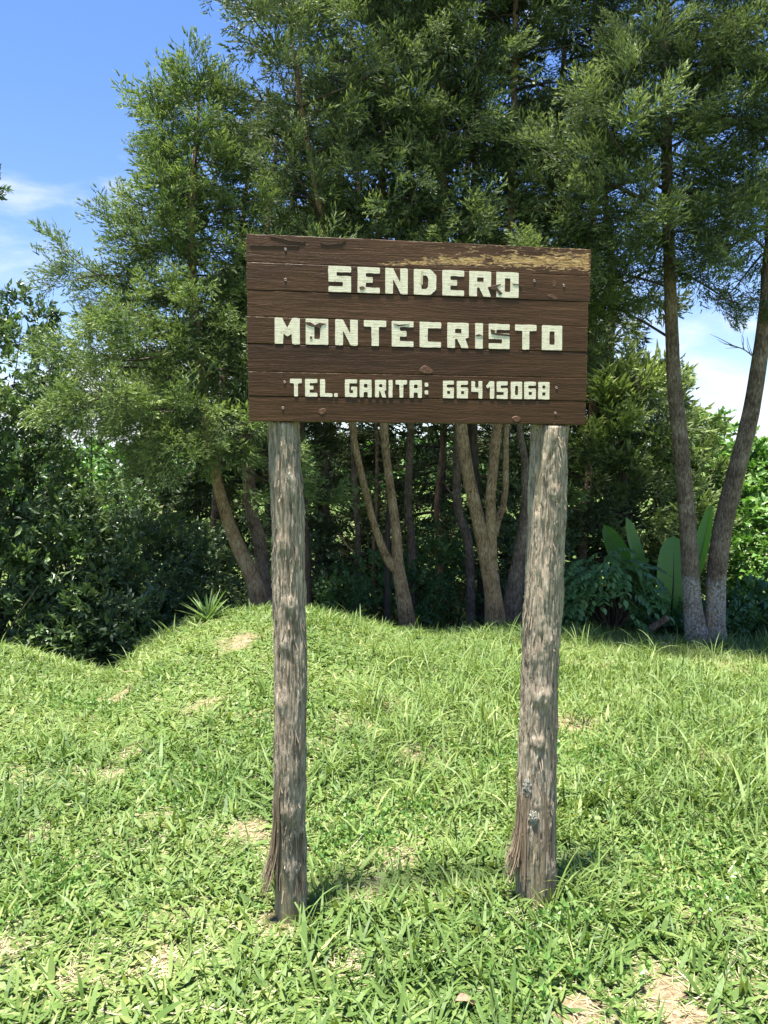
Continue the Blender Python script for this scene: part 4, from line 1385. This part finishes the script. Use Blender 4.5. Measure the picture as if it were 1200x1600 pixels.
# slender trees standing in the shade behind
slender = [  # px base, px top, Y, radius, label
    (485, 470, 10.2, .052, 'slender straight trunk rising just beside the left post in the shade'),
    (556, 552, 11.2, .04, 'thin dark trunk seen just left of the forked cypress'),
    (584, 588, 12.4, .03, 'very thin trunk deep in the wood inside the fork of the forked cypress'),
    (606, 604, 9.8, .035, 'thin pale trunk standing within the fork of the forked cypress'),
    (640, 642, 10.6, .055, 'straight greenish trunk close behind the right stem of the forked cypress'),
    (736, 716, 10.4, .06, 'dark leaning trunk just left of the three stemmed cypress'),
    (746, 738, 11.0, .075, 'thick black shaded trunk touching the three stemmed cypress'),
    (420, 385, 9.6, .085, 'shaded trunk leaning parallel to the leaning cypress, beside the left post'),
    (236, 232, 11.5, .05, 'thin dark trunk in the sunny gap beyond the gully shrubs'),
    (215, 222, 13.0, .04, 'second thinner trunk in the sunny gap beyond the gully shrubs'),
    (522, 510, 13.0, .06, 'shaded trunk deep in the wood between the left post and the forked cypress'),
    (905, 925, 11.6, .07, 'shaded trunk inside the bushy cypress beside the right post'),
    (960, 950, 12.8, .08, 'shaded trunk behind the round compound leaved shrub'),
    (690, 694, 13.6, .06, 'shaded trunk far back between the forked and three stemmed cypresses'),
    (330, 345, 11.4, .07, 'shaded trunk behind the foot of the leaning cypress')]
for k, (pb, pt, Y, r, lab) in enumerate(slender):
    b = gbase(pb, 960, Y)
    low = pb < 300
    tops = [(pt, 660), (pt + rng.normal(0, 14), 420), (pt + rng.normal(0, 20), 150), (pt + rng.normal(0, 20), -60)] if not low else [(pt, 740), (pt, 690), (pt + 4, 640), (pt + 6, 580)]
    if pb in (330, 420):
        tops = [(pt, 660), (pt + 10, 520), (pt + 30, 380), (pt + 50, 200)]
    P = [b, at((pb * .7 + pt * .3) + rng.normal(0, 5), 860, Y), at(pb * .3 + pt * .7 + rng.normal(0, 5), 790, Y)] + [at(a, c, Y) for a, c in tops]
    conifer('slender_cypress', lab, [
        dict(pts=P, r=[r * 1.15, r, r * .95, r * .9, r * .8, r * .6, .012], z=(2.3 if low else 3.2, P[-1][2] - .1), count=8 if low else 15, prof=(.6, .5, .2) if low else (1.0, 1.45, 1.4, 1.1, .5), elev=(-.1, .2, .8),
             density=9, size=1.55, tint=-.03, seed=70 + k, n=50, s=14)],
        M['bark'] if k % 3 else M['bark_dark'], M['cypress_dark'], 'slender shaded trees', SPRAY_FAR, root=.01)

# conifers of the wood behind, low boughs included
backs = [(860, 12.0, 4.6, 1.9), (980, 11.5, 3.4, 1.5), (700, 15.5, 7.5, 2.4), (500, 15.0, 8.5, 2.5), (330, 13.5, 5.5, 2.0), (600, 17.0, 7.0, 2.6), (1010, 13.0, 3.6, 1.5), (420, 12.2, 6.5, 1.9), (800, 18.0, 8.0, 2.5)]
blabel = ['bushy dark cypress filling the gap right of the sign, behind its right post', 'low feathery cypress behind the compound leaved shrub', 'tall shaded cypress deep in the wood, seen between the forked stems',
          'dark cypress deep in the wood, seen past the left post', 'shaded cypress behind the leaning cypress', 'cypress far back in the wood between the stems', 'short cypress behind the banana plant',
          'dense dark cypress just behind the leaning trunk', 'far cypress behind the three stemmed tree']
for k, (px, Y, h, rad) in enumerate(backs):
    b = gbase(px, 950, Y)
    top = b + np.array([rng.normal(0, .15), .2, h])
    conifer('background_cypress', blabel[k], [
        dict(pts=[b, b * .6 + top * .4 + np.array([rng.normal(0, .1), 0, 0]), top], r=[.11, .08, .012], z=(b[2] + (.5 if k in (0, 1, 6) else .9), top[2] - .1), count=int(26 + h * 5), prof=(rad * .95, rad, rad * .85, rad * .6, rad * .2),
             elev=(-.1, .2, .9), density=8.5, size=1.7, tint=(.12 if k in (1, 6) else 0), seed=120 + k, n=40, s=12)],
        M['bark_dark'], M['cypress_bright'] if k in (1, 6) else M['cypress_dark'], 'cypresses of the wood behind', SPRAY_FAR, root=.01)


# ================================================================== broadleaf trees and shrubs
LEAF_D = leaf_templates(6, 11, 31, .085, .034)
LEAF_L = leaf_templates(6, 9, 32, .13, .062, .14, .35)
LEAF_C = leaf_templates(5, 5, 35, .024, .018, .02, .1)
LEAF_S = leaf_templates(5, 10, 33, .06, .03, .10)


def bush(name, label, cat, base, lobes, templates, mat, count, size=1.0, group=None, stems=5, tint=0.0, bark='bark_dark'):
    """lobes: (centre xyz, radii xyz); leaves fill the outer part of each lobe"""
    base = np.array(base, float)
    t = thing(name, label, cat, base, group)
    fo, st = Bag(), Bag()
    vol = np.array([np.prod(r) ** .67 for c, r in lobes])
    for (c, r), v in zip(lobes, vol / vol.sum()):
        c, r = np.array(c), np.array(r)
        n = int(count * v)
        d = rng.normal(0, 1, (n, 3))
        d /= np.linalg.norm(d, axis=1)[:, None]
        nz = 1 + .40 * fbm(d * 2.3 + c, 3, 9)[:, None]
        rr = (rng.uniform(.25, 1, n) ** .45)[:, None]
        P = c + d * r * rr * nz
        keep = P[:, 2] > ground(P[:, 0], P[:, 1]) + .03
        gap = fbm(P * 2.6 + 31, 3, 12) > -.22
        P, d = P[keep & gap], d[keep & gap]
        D = d + rng.normal(0, .5, d.shape) + np.array([0, 0, .15])
        tn = tint + .28 * fbm(P * 1.8, 2, 14) + rng.normal(0, .08, len(P))
        stamp(fo, templates, P, D, size * rng.uniform(.7, 1.2, len(P)), tn, LEAF_F)
        for k in range(stems if r[0] > .2 else 0):
            e = c + rng.normal(0, .45, 3) * r
            m = base * .5 + e * .5 + rng.normal(0, .12, 3)
            V, F = tube([base + rng.normal(0, .03, 3) * [1, 1, 0], m, e], [.020, .011, .003], 14, 6)
            st.add(V, F)
    obj('stems', st.mesh('stems', M[bark], True, base), t)
    obj('crown', fo.mesh('crown', mat, False, base), t)
    return t


def lobe(px, py, Y, rx, ry, rz):
    return (at(px, py, Y), (rx, ry, rz))


bush('broadleaf_tree', 'dark glossy leaved tree at the edge of the gully, left of the mound', 'tree', gbase(-20, 1030, 8.4),
     [lobe(-30, 640, 8.3, .95, .9, 1.15), lobe(30, 560, 8.5, .5, .5, .55), lobe(40, 500, 8.6, .28, .4, .3), lobe(20, 780, 8.2, .75, .8, .8), lobe(90, 860, 8.3, .6, .6, .65), lobe(-60, 900, 8.0, 1.0, .8, .8), lobe(40, 990, 8.2, .9, .7, .6), lobe(-20, 290, 9.5, .16, .2, .12)],
     LEAF_D, M['broad_dark'], 4600, 1.05, stems=2)
bush('glossy_shrub', 'large dark shrub in the gully shade between the glossy tree and the mound', 'shrub', gbase(200, 1040, 8.3),
     [lobe(150, 960, 8.2, .65, .6, .6), lobe(230, 900, 8.6, .6, .6, .75), lobe(215, 990, 8.0, .45, .5, .4), lobe(110, 1000, 7.9, .5, .4, .35)], LEAF_D, M['broad_dark'], 1900, 1.0, stems=2)
bush('glossy_shrub', 'shaded shrub with pale leaf rosettes under the leaning cypress', 'shrub', gbase(280, 960, 9.4),
     [lobe(270, 900, 9.4, .75, .6, .7), lobe(180, 800, 10.2, .5, .5, .4)], LEAF_D, M['broad_dark'], 650, 1.15)
bush('broadleaf_tree', 'sparse loose twigged tree behind the glossy tree, against the sky', 'tree', gbase(120, 960, 10.5),
     [lobe(75, 590, 10.5, .5, .5, .5), lobe(130, 560, 10.6, .4, .4, .5), lobe(110, 660, 10.4, .6, .6, .5)], LEAF_D, M['broad_dark'], 420, 1.1, stems=2)
bush('yellow_green_tree', 'pale yellow green tree in the sun beyond the gully', 'tree', gbase(95, 880, 16.0),
     [lobe(100, 760, 16, .9, .9, .9), lobe(150, 830, 15.5, .9, .7, .6), lobe(60, 800, 16, 1.0, .9, .9)], LEAF_L, M['broad_light'], 420, 1.4, tint=.25)
bush('broadleaf_shrub', 'bright large leaved thicket behind the twin trunked cypress', 'shrub', gbase(1180, 960, 12.6),
     [lobe(1130, 745, 13.4, 1.2, .9, .72), lobe(1215, 770, 12.8, 1.1, .9, .95), lobe(1150, 850, 12.3, .9, .7, 1.0), lobe(1225, 900, 11.8, 1.0, .8, .8), lobe(1330, 760, 12.8, 1.2, 1, 1.3), lobe(1090, 690, 14, .7, .7, .5)], LEAF_L, M['broad_light'], 2300, 1.15, tint=.12)
bush('broadleaf_shrub', 'deep green leafy shrub at the foot of the bright thicket', 'shrub', gbase(1190, 985, 9.2),
     [lobe(1190, 945, 9.2, .55, .4, .3), lobe(1170, 985, 9.0, .5, .35, .2), lobe(1270, 950, 9.2, .6, .5, .4)], LEAF_L, M['broad_mid'], 420, .85)
bush('understory_shrub', 'shrub with a sunlit tint low in the wood, seen between the forked and three stemmed cypresses', 'shrub', gbase(690, 960, 11.0),
     [lobe(690, 905, 11.0, .7, .5, .6), lobe(720, 845, 11.4, .6, .5, .6), lobe(650, 930, 10.4, .5, .5, .35)], LEAF_S, M['broad_mid'], 800, 1.15, tint=.1)  # leaf tint raised so the shrub looks sunlit
bush('understory_shrub', 'low feathery shrub at the foot of the forked cypress', 'shrub', gbase(585, 960, 10.2),
     [lobe(580, 905, 10.4, .55, .5, .35), lobe(540, 930, 10.0, .4, .4, .25)], LEAF_S, M['broad_mid'], 380, 1.0)
bush('understory_shrub', 'dark shrub behind the brown leaning trunk', 'shrub', gbase(830, 960, 10.2),
     [lobe(835, 880, 10.3, .6, .5, .8), lobe(800, 800, 11.2, .6, .5, .6)], LEAF_S, M['broad_dark'], 480, 1.2)
bush('understory_shrub', 'dark shrub behind the left post in the wood', 'shrub', gbase(460, 940, 10.8),
     [lobe(465, 880, 10.8, .6, .5, .7), lobe(370, 880, 11, .7, .5, .7)], LEAF_S, M['broad_dark'], 480, 1.2)
for k, (px, Y, top, rad, lab) in enumerate([(40, 34, 690, 3.2, 'round far tree across the field behind the glossy tree'), (150, 40, 715, 3.2, 'pale far tree across the field in the gap beyond the gully'), (255, 36, 700, 3.0, 'far tree across the field behind the leaning cypress'),
                                            (400, 38, 690, 3.6, 'far tree seen through the wood behind the left post'), (560, 42, 690, 3.8, 'far tree seen through the wood inside the forked cypress'), (700, 40, 685, 3.8, 'far tree seen through the wood between the stems'),
                                            (850, 38, 690, 3.6, 'far tree seen through the wood behind the right post'), (-80, 32, 660, 3.4, 'tall far tree at the end of the field')]):
    b = gbase(px, 780, Y)
    t = at(px, top, Y)
    h = max(2.0, t[2] - b[2])
    bush('far_tree', lab, 'tree', b, [(b + [0, 0, h * .55], (rad, rad * .8, h * .5)), (b + [rad * .6, .5, h * .35], (rad * .8, rad * .7, h * .4)), (b + [-rad * .6, .3, h * .4], (rad * .8, rad * .7, h * .42))],
         LEAF_L, M['broad_light'] if k % 2 else M['broad_mid'], 260, 4.2, 'far trees across the field', 2, .05)
# low creeping plants along the edge of the lawn, nobody could count them
cp = Bag()
n = 1300
px = rng.uniform(885, 1260, n)
yy = rng.uniform(8.75, 9.7, n)
X = (px - 600) / FOC * yy
Z = ground(X, yy) + rng.uniform(.02, .34, n) * (.35 + .65 * smooth((fbm(np.stack([X * 2.2, yy * 2.2, yy * 0], -1), 2, 8) + .4) / .8))
stamp(cp, LEAF_S, np.stack([X, yy, Z], -1), rng.normal(0, 1, (n, 3)) + [0, -.3, .5], rng.uniform(.8, 1.3, n), rng.normal(.0, .12, n), LEAF_F)
tag(obj('ground_cover', cp.mesh('ground_cover', M['broad_mid'])), 'low dark green creeping plants along the far edge of the lawn', 'ground cover', kind='stuff')


# ---- shrub with drooping pinnate leaves: each compound leaf is a part
def pinnate_mesh(seed):
    g = np.random.default_rng(seed)
    bag = Bag()
    L = .36
    cv = np.array([[f * L, g.normal(0, .004), .10 * math.sin(f * 2.2) - .20 * f * f * L * 3] for f in np.linspace(0, 1, 6)])
    V, F = tube(cv, [.004, .0015], 8, 4)
    bag.add(V, F, tint=.6)
    C = catmull(cv, 40)
    for k in range(11):
        f = .25 + .75 * (k // 2) / 5 if k < 10 else 1.0
        p = C[min(39, int(f * 39))]
        sg = (1 if k % 2 else -1) if k < 10 else 0
        d = np.array([.55, sg * .9, -.25]) if sg else np.array([1, 0, -.4])
        d = d + g.normal(0, .1, 3)
        d /= np.linalg.norm(d)
        s_ = np.cross([0, 0, 1], d); s_ /= np.linalg.norm(s_)
        nn = np.cross(d, s_)
        l, w = .12 * g.uniform(.85, 1.15) * (1 - .25 * abs(f - .6)), .062
        row = []
        for q, ww in ((0, .1), (.25, .8), (.5, 1), (.78, .62)):
            c = p + d * l * q - nn * l * .28 * q * q
            row += [c - s_ * w * .5 * ww + nn * w * .12 * ww, c, c + s_ * w * .5 * ww + nn * w * .12 * ww]
        row.append(p + d * l - nn * l * .30)
        q4 = [[a * 3 + b, a * 3 + b + 1, a * 3 + b + 4, a * 3 + b + 3] for a in range(3) for b in range(2)]
        bag.add(row, [np.array(q4), np.array([[9, 10, 12], [10, 11, 12]])], tint=np.clip(g.normal(.78, .14), 0, 1))
    return bag.mesh('leaf', M['broad_mid'], False)


sb = gbase(955, 975, 8.75)
shrub = thing('pinnate_shrub', 'round shrub with drooping compound leaves in front of the banana plant', 'shrub', sb)
pm = [pinnate_mesh(400 + k) for k in range(4)]
stb = Bag()
for k in range(96):
    u = rng.normal(0, 1, 3)
    u[1] = -abs(u[1]) * .8 if k % 4 else u[1]
    u[2] = abs(u[2]) * 1.15 - .12
    u /= np.linalg.norm(u)
    c = at(953, 935, 8.75)
    ps = c + u * np.array([.46, .38, .62]) * rng.uniform(.55, 1.0)
    ps[2] = max(ps[2], float(ground(ps[0], ps[1])) + .12)
    o = obj('leaf', pm[k % 4], shrub, [float(v) for v in ps - sb])
    o.rotation_euler = (rng.normal(0, .25), rng.normal(.15, .25), math.atan2(u[1], u[0]) + rng.normal(0, .45))
    sc = rng.uniform(.6, .95)
    o.scale = (sc, sc, sc)
    V, F = tube([sb, (sb + ps) / 2 + rng.normal(0, .05, 3), ps], [.012, .008, .003], 8, 5)
    stb.add(V, F)
obj('stems', stb.mesh('stems', M['bark_dark'], True, sb), shrub)


# ---- banana plant: each blade a part with its midrib
def banana_leaf(root, tip, width, bend, face, fold, tint, sd):
    """root/tip world points, face = rough normal direction, width in metres"""
    root, tip = np.array(root), np.array(tip)
    n = 26
    ax = tip - root
    L = np.linalg.norm(ax)
    nd = np.array(face, float)
    nd -= ax * nd.dot(ax) / L ** 2
    nd /= np.linalg.norm(nd)
    cv = np.array([root + ax * f + nd * bend * math.sin(f * math.pi) for f in np.linspace(0, 1, n)])
    T, _, _ = frames(cv)
    V, A = [], []
    for i in range(n):
        f = i / (n - 1)
        s_ = np.cross(T[i], nd)
        s_ /= np.linalg.norm(s_)
        m_ = np.cross(s_, T[i])
        w = width * .5 * max(0.02, math.sin(min(1, f * 1.35 + .12) * math.pi * .5) * (1 - max(0, f - .62) ** 2.0 / .145) ** .55 if f < .998 else .02)
        for a in (-1, -.55, -.12, 0, .12, .55, 1):
            rip = .012 * float(vnoise(np.array([[f * 26, a * 1.3, sd]]), 5)[0])
            V.append(cv[i] + s_ * w * a + m_ * (fold * w * abs(a) ** 1.3 + rip * abs(a)))
            A.append(np.clip(tint + .10 * math.sin(f * 70) * .4 + (.14 if abs(a) == 1 else 0) + .05 * a, 0, 1))
    i = (np.arange(n - 1)[:, None] * 7 + np.arange(6)[None, :]).reshape(-1)
    F = np.stack([i, i + 1, i + 8, i + 7], -1)
    return np.array(V), [F], A, cv, nd


bb = gbase(1045, 990, 9.3)
ban = thing('banana_plant', 'banana plant with broad upright green leaves behind the twin trunk', 'plant', bb)
M['midrib'] = plain_mat('leaf midrib', (0.05, 0.09, 0.02), (0.10, 0.16, 0.05), 20, .5, .1)
M['midrib_dark'] = plain_mat('dark leaf midrib', (0.012, 0.02, 0.008), (0.03, 0.04, 0.015), 20, .5, .1)
for k, (ra, ta, Y0, Y1, w, bend, face, fold, tint, dark) in enumerate([
        ((1046, 985), (1052, 838), 9.25, 9.35, .46, .05, (.1, -1, .15), .16, .62, True),
        ((1036, 985), (978, 808), 9.35, 9.5, .27, -.06, (.75, -1, .1), .35, .72, False),
        ((1032, 985), (944, 820), 9.45, 9.75, .28, -.08, (-.4, -1, .5), .2, .35, False),
        ((1058, 985), (1112, 788), 9.35, 9.5, .20, -.07, (-1, -.8, .1), .45, .75, False),
        ((1085, 990), (1165, 962), 9.2, 9.1, .14, .18, (.0, -.5, 1), .3, .5, False)]):
    V, F, A, cv, nd = banana_leaf(at(*ra, Y0), at(*ta, Y1), w, bend, face, fold, tint, k)
    lf = obj('leaf', make_mesh('leaf', V - bb, F, M['banana'], {'tint': A}, True), ban)
    V, F = tube(cv - nd * .004, [.016, .012, .007, .002], 24, 6)
    obj('midrib', make_mesh('midrib', V - bb, F, M['midrib_dark' if dark else 'midrib'], None, True), lf)

# ---- spiky rosette on the mound: each leaf a part
yb = gbase(325, 965, 6.95)
yb[2] = float(ground(yb[0], yb[1])) - .01
yu = thing('yucca_plant', 'small spiky yucca rosette growing on the grassy mound', 'plant', yb)
for k in range(34):
    g = np.random.default_rng(900 + k)
    az = g.uniform(0, 2 * math.pi) if k > 12 else (math.pi + g.uniform(-.3, .5) if k % 2 else g.uniform(-.5, .3))
    el = g.uniform(.4, 1.5)
    L, w = g.uniform(.24, .38), g.uniform(.022, .034)
    n = 7
    d = np.array([math.cos(az) * math.cos(el), math.sin(az) * math.cos(el), math.sin(el)])
    s_ = np.cross(d, [0, 0, 1]); s_ /= np.linalg.norm(s_)
    nn = np.cross(s_, d)
    V, A = [], []
    for i in range(n):
        f = i / (n - 1)
        c = d * L * f - np.array([0, 0, 1]) * L * .10 * f * f + d * .01
        ww = w * .5 * (1.05 - f ** 1.6) + .0006
        V += [c - s_ * ww + nn * ww * .5, c, c + s_ * ww + nn * ww * .5]
        A += [.75, .45 + .2 * f, .75]
    i = (np.arange(n - 1)[:, None] * 3 + np.arange(2)[None, :]).reshape(-1)
    obj('leaf', make_mesh('leaf', np.array(V), [np.stack([i, i + 1, i + 4, i + 3], -1)], M['yucca'], {'tint': np.array(A) + g.normal(0, .12)}, True), yu)

# ---- cut log end lying by the creepers
lp0, lp1 = at(1013, 984, 8.55), at(1041, 966, 8.5)
V, F = tube([lp0, (lp0 + lp1) / 2, lp1], [.045, .043, .040], 24, 16, stem_disp(9, .004, .06), True)
lb = lp0.copy()
lg = thing('cut_log', 'short cut log end sticking out of the creepers near the twin trunk', 'log', lb)
obj('bark', make_mesh('bark', V - lb, F, M['bark'], {'wash': np.zeros(len(V)), 'lichen': np.zeros(len(V))}, True), lg)
ax = (lp1 - lp0) / np.linalg.norm(lp1 - lp0)
V, F = tube([lp1 + ax * .004, lp1 + ax * .018], [.038, .036], 3, 16)
obj('cut_face', make_mesh('cut_face', V - lb, F, plain_mat('pale cut wood', (.25, .18, .11), (.42, .33, .22), 60, .8, .3)), lg)


# ================================================================== grass
def blades(bag, x, y, L, W, lean, curl, az, tint, K, prof, lift=0.0):
    n = len(x)
    z = ground(x, y) - 0.004 + lift
    p = np.stack([x, y, z], -1)
    dirh = np.stack([np.cos(az), np.sin(az), np.zeros(n)], -1)
    side = np.stack([-np.sin(az), np.cos(az), np.zeros(n)], -1)
    tw = rng.normal(0, .45, n)
    side = side * np.cos(tw)[:, None] + np.array([0, 0, 1.0]) * np.sin(tw)[:, None]
    rows = []
    c = p.copy()
    for k in range(K + 1):
        if k:
            a = lean + curl * (k - .5) / K
            c = c + (L / K)[:, None] * (dirh * np.sin(a)[:, None] + np.array([0, 0, 1.0]) * np.cos(a)[:, None])
        if k < K:
            w = (W * prof[k] * .5)[:, None]
            rows += [c - side * w, c + side * w]
        else:
            rows.append(c)
    V = np.stack(rows, 1)
    nv = 2 * K + 1
    V[..., 2] = np.maximum(V[..., 2], (ground(V[..., 0], V[..., 1]) if n < 60000 else z[:, None]) + .002)
    base = np.arange(n)[:, None, None] * nv
    q = np.array([[2 * k, 2 * k + 1, 2 * k + 3, 2 * k + 2] for k in range(K - 1)]).reshape(-1, 4)
    t = np.array([[2 * K - 2, 2 * K - 1, 2 * K]])
    polys = [(base + t[None]).reshape(-1, 3)]
    if len(q):
        polys.append((base + q[None]).reshape(-1, 4))
    tt = np.repeat(np.clip(tint, 0, 1), nv)
    bag.add(V.reshape(-1, 3), polys, tint=tt)


def scatter(y0, y1, dens):
    A = 0.0
    ys = np.linspace(y0, y1, 60)
    wv = 2 * (.56 * ys + .75)
    n = int(dens * np.sum((wv[1:] + wv[:-1]) / 2 * np.diff(ys)))
    c = np.cumsum(wv); c = c / c[-1]
    y = np.interp(rng.uniform(0, 1, n), np.concatenate([[0], c]), np.concatenate([[y0], ys]))
    x = rng.uniform(-1, 1, n) * (.56 * y + .75)
    return x, y


gb = Bag()
for (y0, y1, dens, K, ls, ws) in ((1.75, 3.4, 5000, 3, 1.0, 1.12), (3.4, 4.4, 4000, 3, 1.0, 1.1), (4.4, 7.2, 3200, 2, 1.0, 1.2), (7.2, 9.4, 2000, 1, 1.1, 1.6)):
    x, y = scatter(y0, y1, dens)
    yr, _ = ridge_at(x, y)
    keep = (y < yr + .7 + 1.2 * smooth((x - 1) / 1.5))
    br = bareness(x, y)
    keep &= rng.uniform(0, 1, len(x)) > br * .80
    # keep the feet of the posts clear
    for (cxx, cyy) in ((-.333, 2.736), (.565, 2.884)):
        keep &= np.hypot(x - cxx, y - cyy) > .062
    x, y, br = x[keep], y[keep], br[keep]
    n = len(x)
    p3 = np.stack([x * 1.6, y * 1.6, x * 0], -1)
    lush = fbm(p3, 3, 51)
    dirn = fbm(p3 * .8 + 9, 2, 52)
    right = smooth((x - .3) / 1.2) * smooth((y - 2.9) / 1.2)
    L = rng.gamma(7, .0118, n) * ls * (1 + .35 * lush) * (1 + .15 * right) * (1 - .35 * br) * (1 - .22 * smooth((y - 4) / 2.5) * (1 - .6 * right))
    W = rng.gamma(10, .00105, n) * ws * np.where(rng.uniform(0, 1, n) < .3, .5, 1.08)
    lean = np.clip(rng.normal(1.02, .36, n) - .25 * right, .05, 1.5)
    curl = np.clip(rng.normal(.5, .4, n), -.3, 1.4)
    az = rng.uniform(0, 2 * math.pi, n) + dirn * 1.2
    tint = np.clip(rng.normal(.46, .20, n) + .34 * lush * -1 + .10 * smooth((y - 4) / 3), 0, .86)
    straw = rng.uniform(0, 1, n) < (.085 + .38 * br + .10 * smooth(-lush * 3))
    tint = np.where(straw, rng.uniform(.9, 1.0, n), tint)
    lean = np.where(straw, rng.uniform(1.2, 1.55, n), lean)
    W = np.where(straw, W * .45, W)
    blades(gb, x, y, L, W, lean, curl, az, tint, K, [.55, 1.0, .72] if K == 3 else [.8, .9][:K])
# straw litter lying in the bare places
nl = 3600
bi = rng.integers(0, len(bare), nl)
x = bare[bi, 0] + rng.normal(0, .6, nl) * bare[bi, 2]
y = bare[bi, 1] + rng.normal(0, .6, nl) * bare[bi, 2]
blades(gb, x, y, rng.uniform(.03, .11, nl), rng.uniform(.0018, .0045, nl), rng.uniform(1.35, 1.56, nl), rng.normal(0, .15, nl), rng.uniform(0, 6.28, nl), rng.uniform(.88, 1, nl), 2, [.8, .9], .006)
tag(obj('lawn_grass', gb.mesh('lawn_grass', M['grass'])), 'short broad bladed green grass with straw coloured bare patches', 'grass', kind='stuff')

# taller arching tussocks
tb = Bag()
tus = []
g = np.random.default_rng(77)
for k in range(150):
    px, py = g.uniform(560, 1260), g.uniform(1005, 1300)
    if g.uniform() < .35:
        px = g.uniform(560, 800); py = g.uniform(1030, 1180)
    tus.append((*gp(px, py), g.uniform(.7, 1.1)))
for k in range(60):
    tus.append((*gp(g.uniform(-60, 1260), g.uniform(1060, 1560)), g.uniform(.35, .6)))
for px, py, s in ((920, 1400, .8), (985, 1280, .9), (870, 1420, .7), (560, 1190, .8), (640, 1200, .7), (720, 1090, 1.0), (1090, 1080, 1.0), (980, 1060, 1.1), (1180, 1060, 1.1), (1150, 1150, 1.0), (660, 1110, 1.0), (1040, 1290, .9), (530, 1210, .7)):
    tus.append((*gp(px, py), s))
for k in range(34):
    px = g.uniform(470, 1230)
    i = np.interp(px, ridge_px[:, 0], ridge_px[:, 1])
    tus.append((*gp(px, i + g.uniform(8, 30)), g.uniform(.45, .8)))
for k in range(18):
    px = g.uniform(-40, 260)
    i = np.interp(px, ridge_px[:, 0], ridge_px[:, 1])
    tus.append((*gp(px, i + g.uniform(6, 22)), g.uniform(.4, .8)))
for (tx, ty, s) in tus:
    m = int(g.integers(10, 24))
    x = tx + g.normal(0, .055 * s, m)
    y = ty + g.normal(0, .055 * s, m)
    blades(tb, x, y, g.uniform(.16, .40, m) * s, g.uniform(.006, .012, m) * (.6 + .4 * s), g.uniform(.08, .75, m), g.uniform(.5, 1.9, m), g.uniform(0, 6.28, m),
           np.clip(g.normal(.5, .16, m), .1, .86), 5, [.6, .9, 1.0, .8, .5])
tag(obj('tall_grass', tb.mesh('tall_grass', M['grass'])), 'taller arching grass tussocks scattered over the lawn', 'grass', kind='stuff')

# small round leaved weeds and clover in the turf
cl = Bag()
n = 900
px = [gp(a, b) for a, b in ((930, 1200), (890, 1165), (1170, 1420), (760, 1200), (420, 1130), (150, 1110), (520, 1330), (300, 1240), (1060, 1340), (640, 1280), (90, 1400), (880, 1500))]
c0 = np.array(px)[rng.integers(0, len(px), n)]
xy = c0 + rng.normal(0, .16, (n, 2))
stamp(cl, LEAF_C, np.stack([xy[:, 0], xy[:, 1], ground(xy[:, 0], xy[:, 1]) + rng.uniform(.01, .05, n)], -1), rng.normal(0, .35, (n, 3)) + [0, 0, 1], rng.uniform(.7, 1.2, n), rng.normal(.2, .12, n), LEAF_F)
tag(obj('clover', cl.mesh('clover', M['broad_light'])), 'patches of small yellow green clover in the lawn', 'clover', kind='stuff')

# dry fallen leaf in front
dl = gp(728, 1583)
dz = float(ground(dl[0], dl[1])) + .03
n = 9
V = []
for i in range(n):
    f = i / (n - 1)
    w = .017 * math.sin(f * math.pi) ** .7 + .0008
    for a in (-1, 0, 1):
        V.append((f * .075 - .037, a * w, .012 * abs(a) + .010 * math.sin(f * 5)))
i = (np.arange(n - 1)[:, None] * 3 + np.arange(2)[None, :]).reshape(-1)
M['dry'] = plain_mat('dry leaf', (.20, .11, .07), (.42, .27, .18), 60, .7, .3)
o = obj('fallen_leaf', make_mesh('fallen_leaf', np.array(V), [np.stack([i, i + 1, i + 4, i + 3], -1)], M['dry'], None, True), None, (float(dl[0]), float(dl[1]), dz))
o.rotation_euler = (.1, .15, .3)
tag(o, 'curled brown dry leaf lying on the grass', 'leaf')
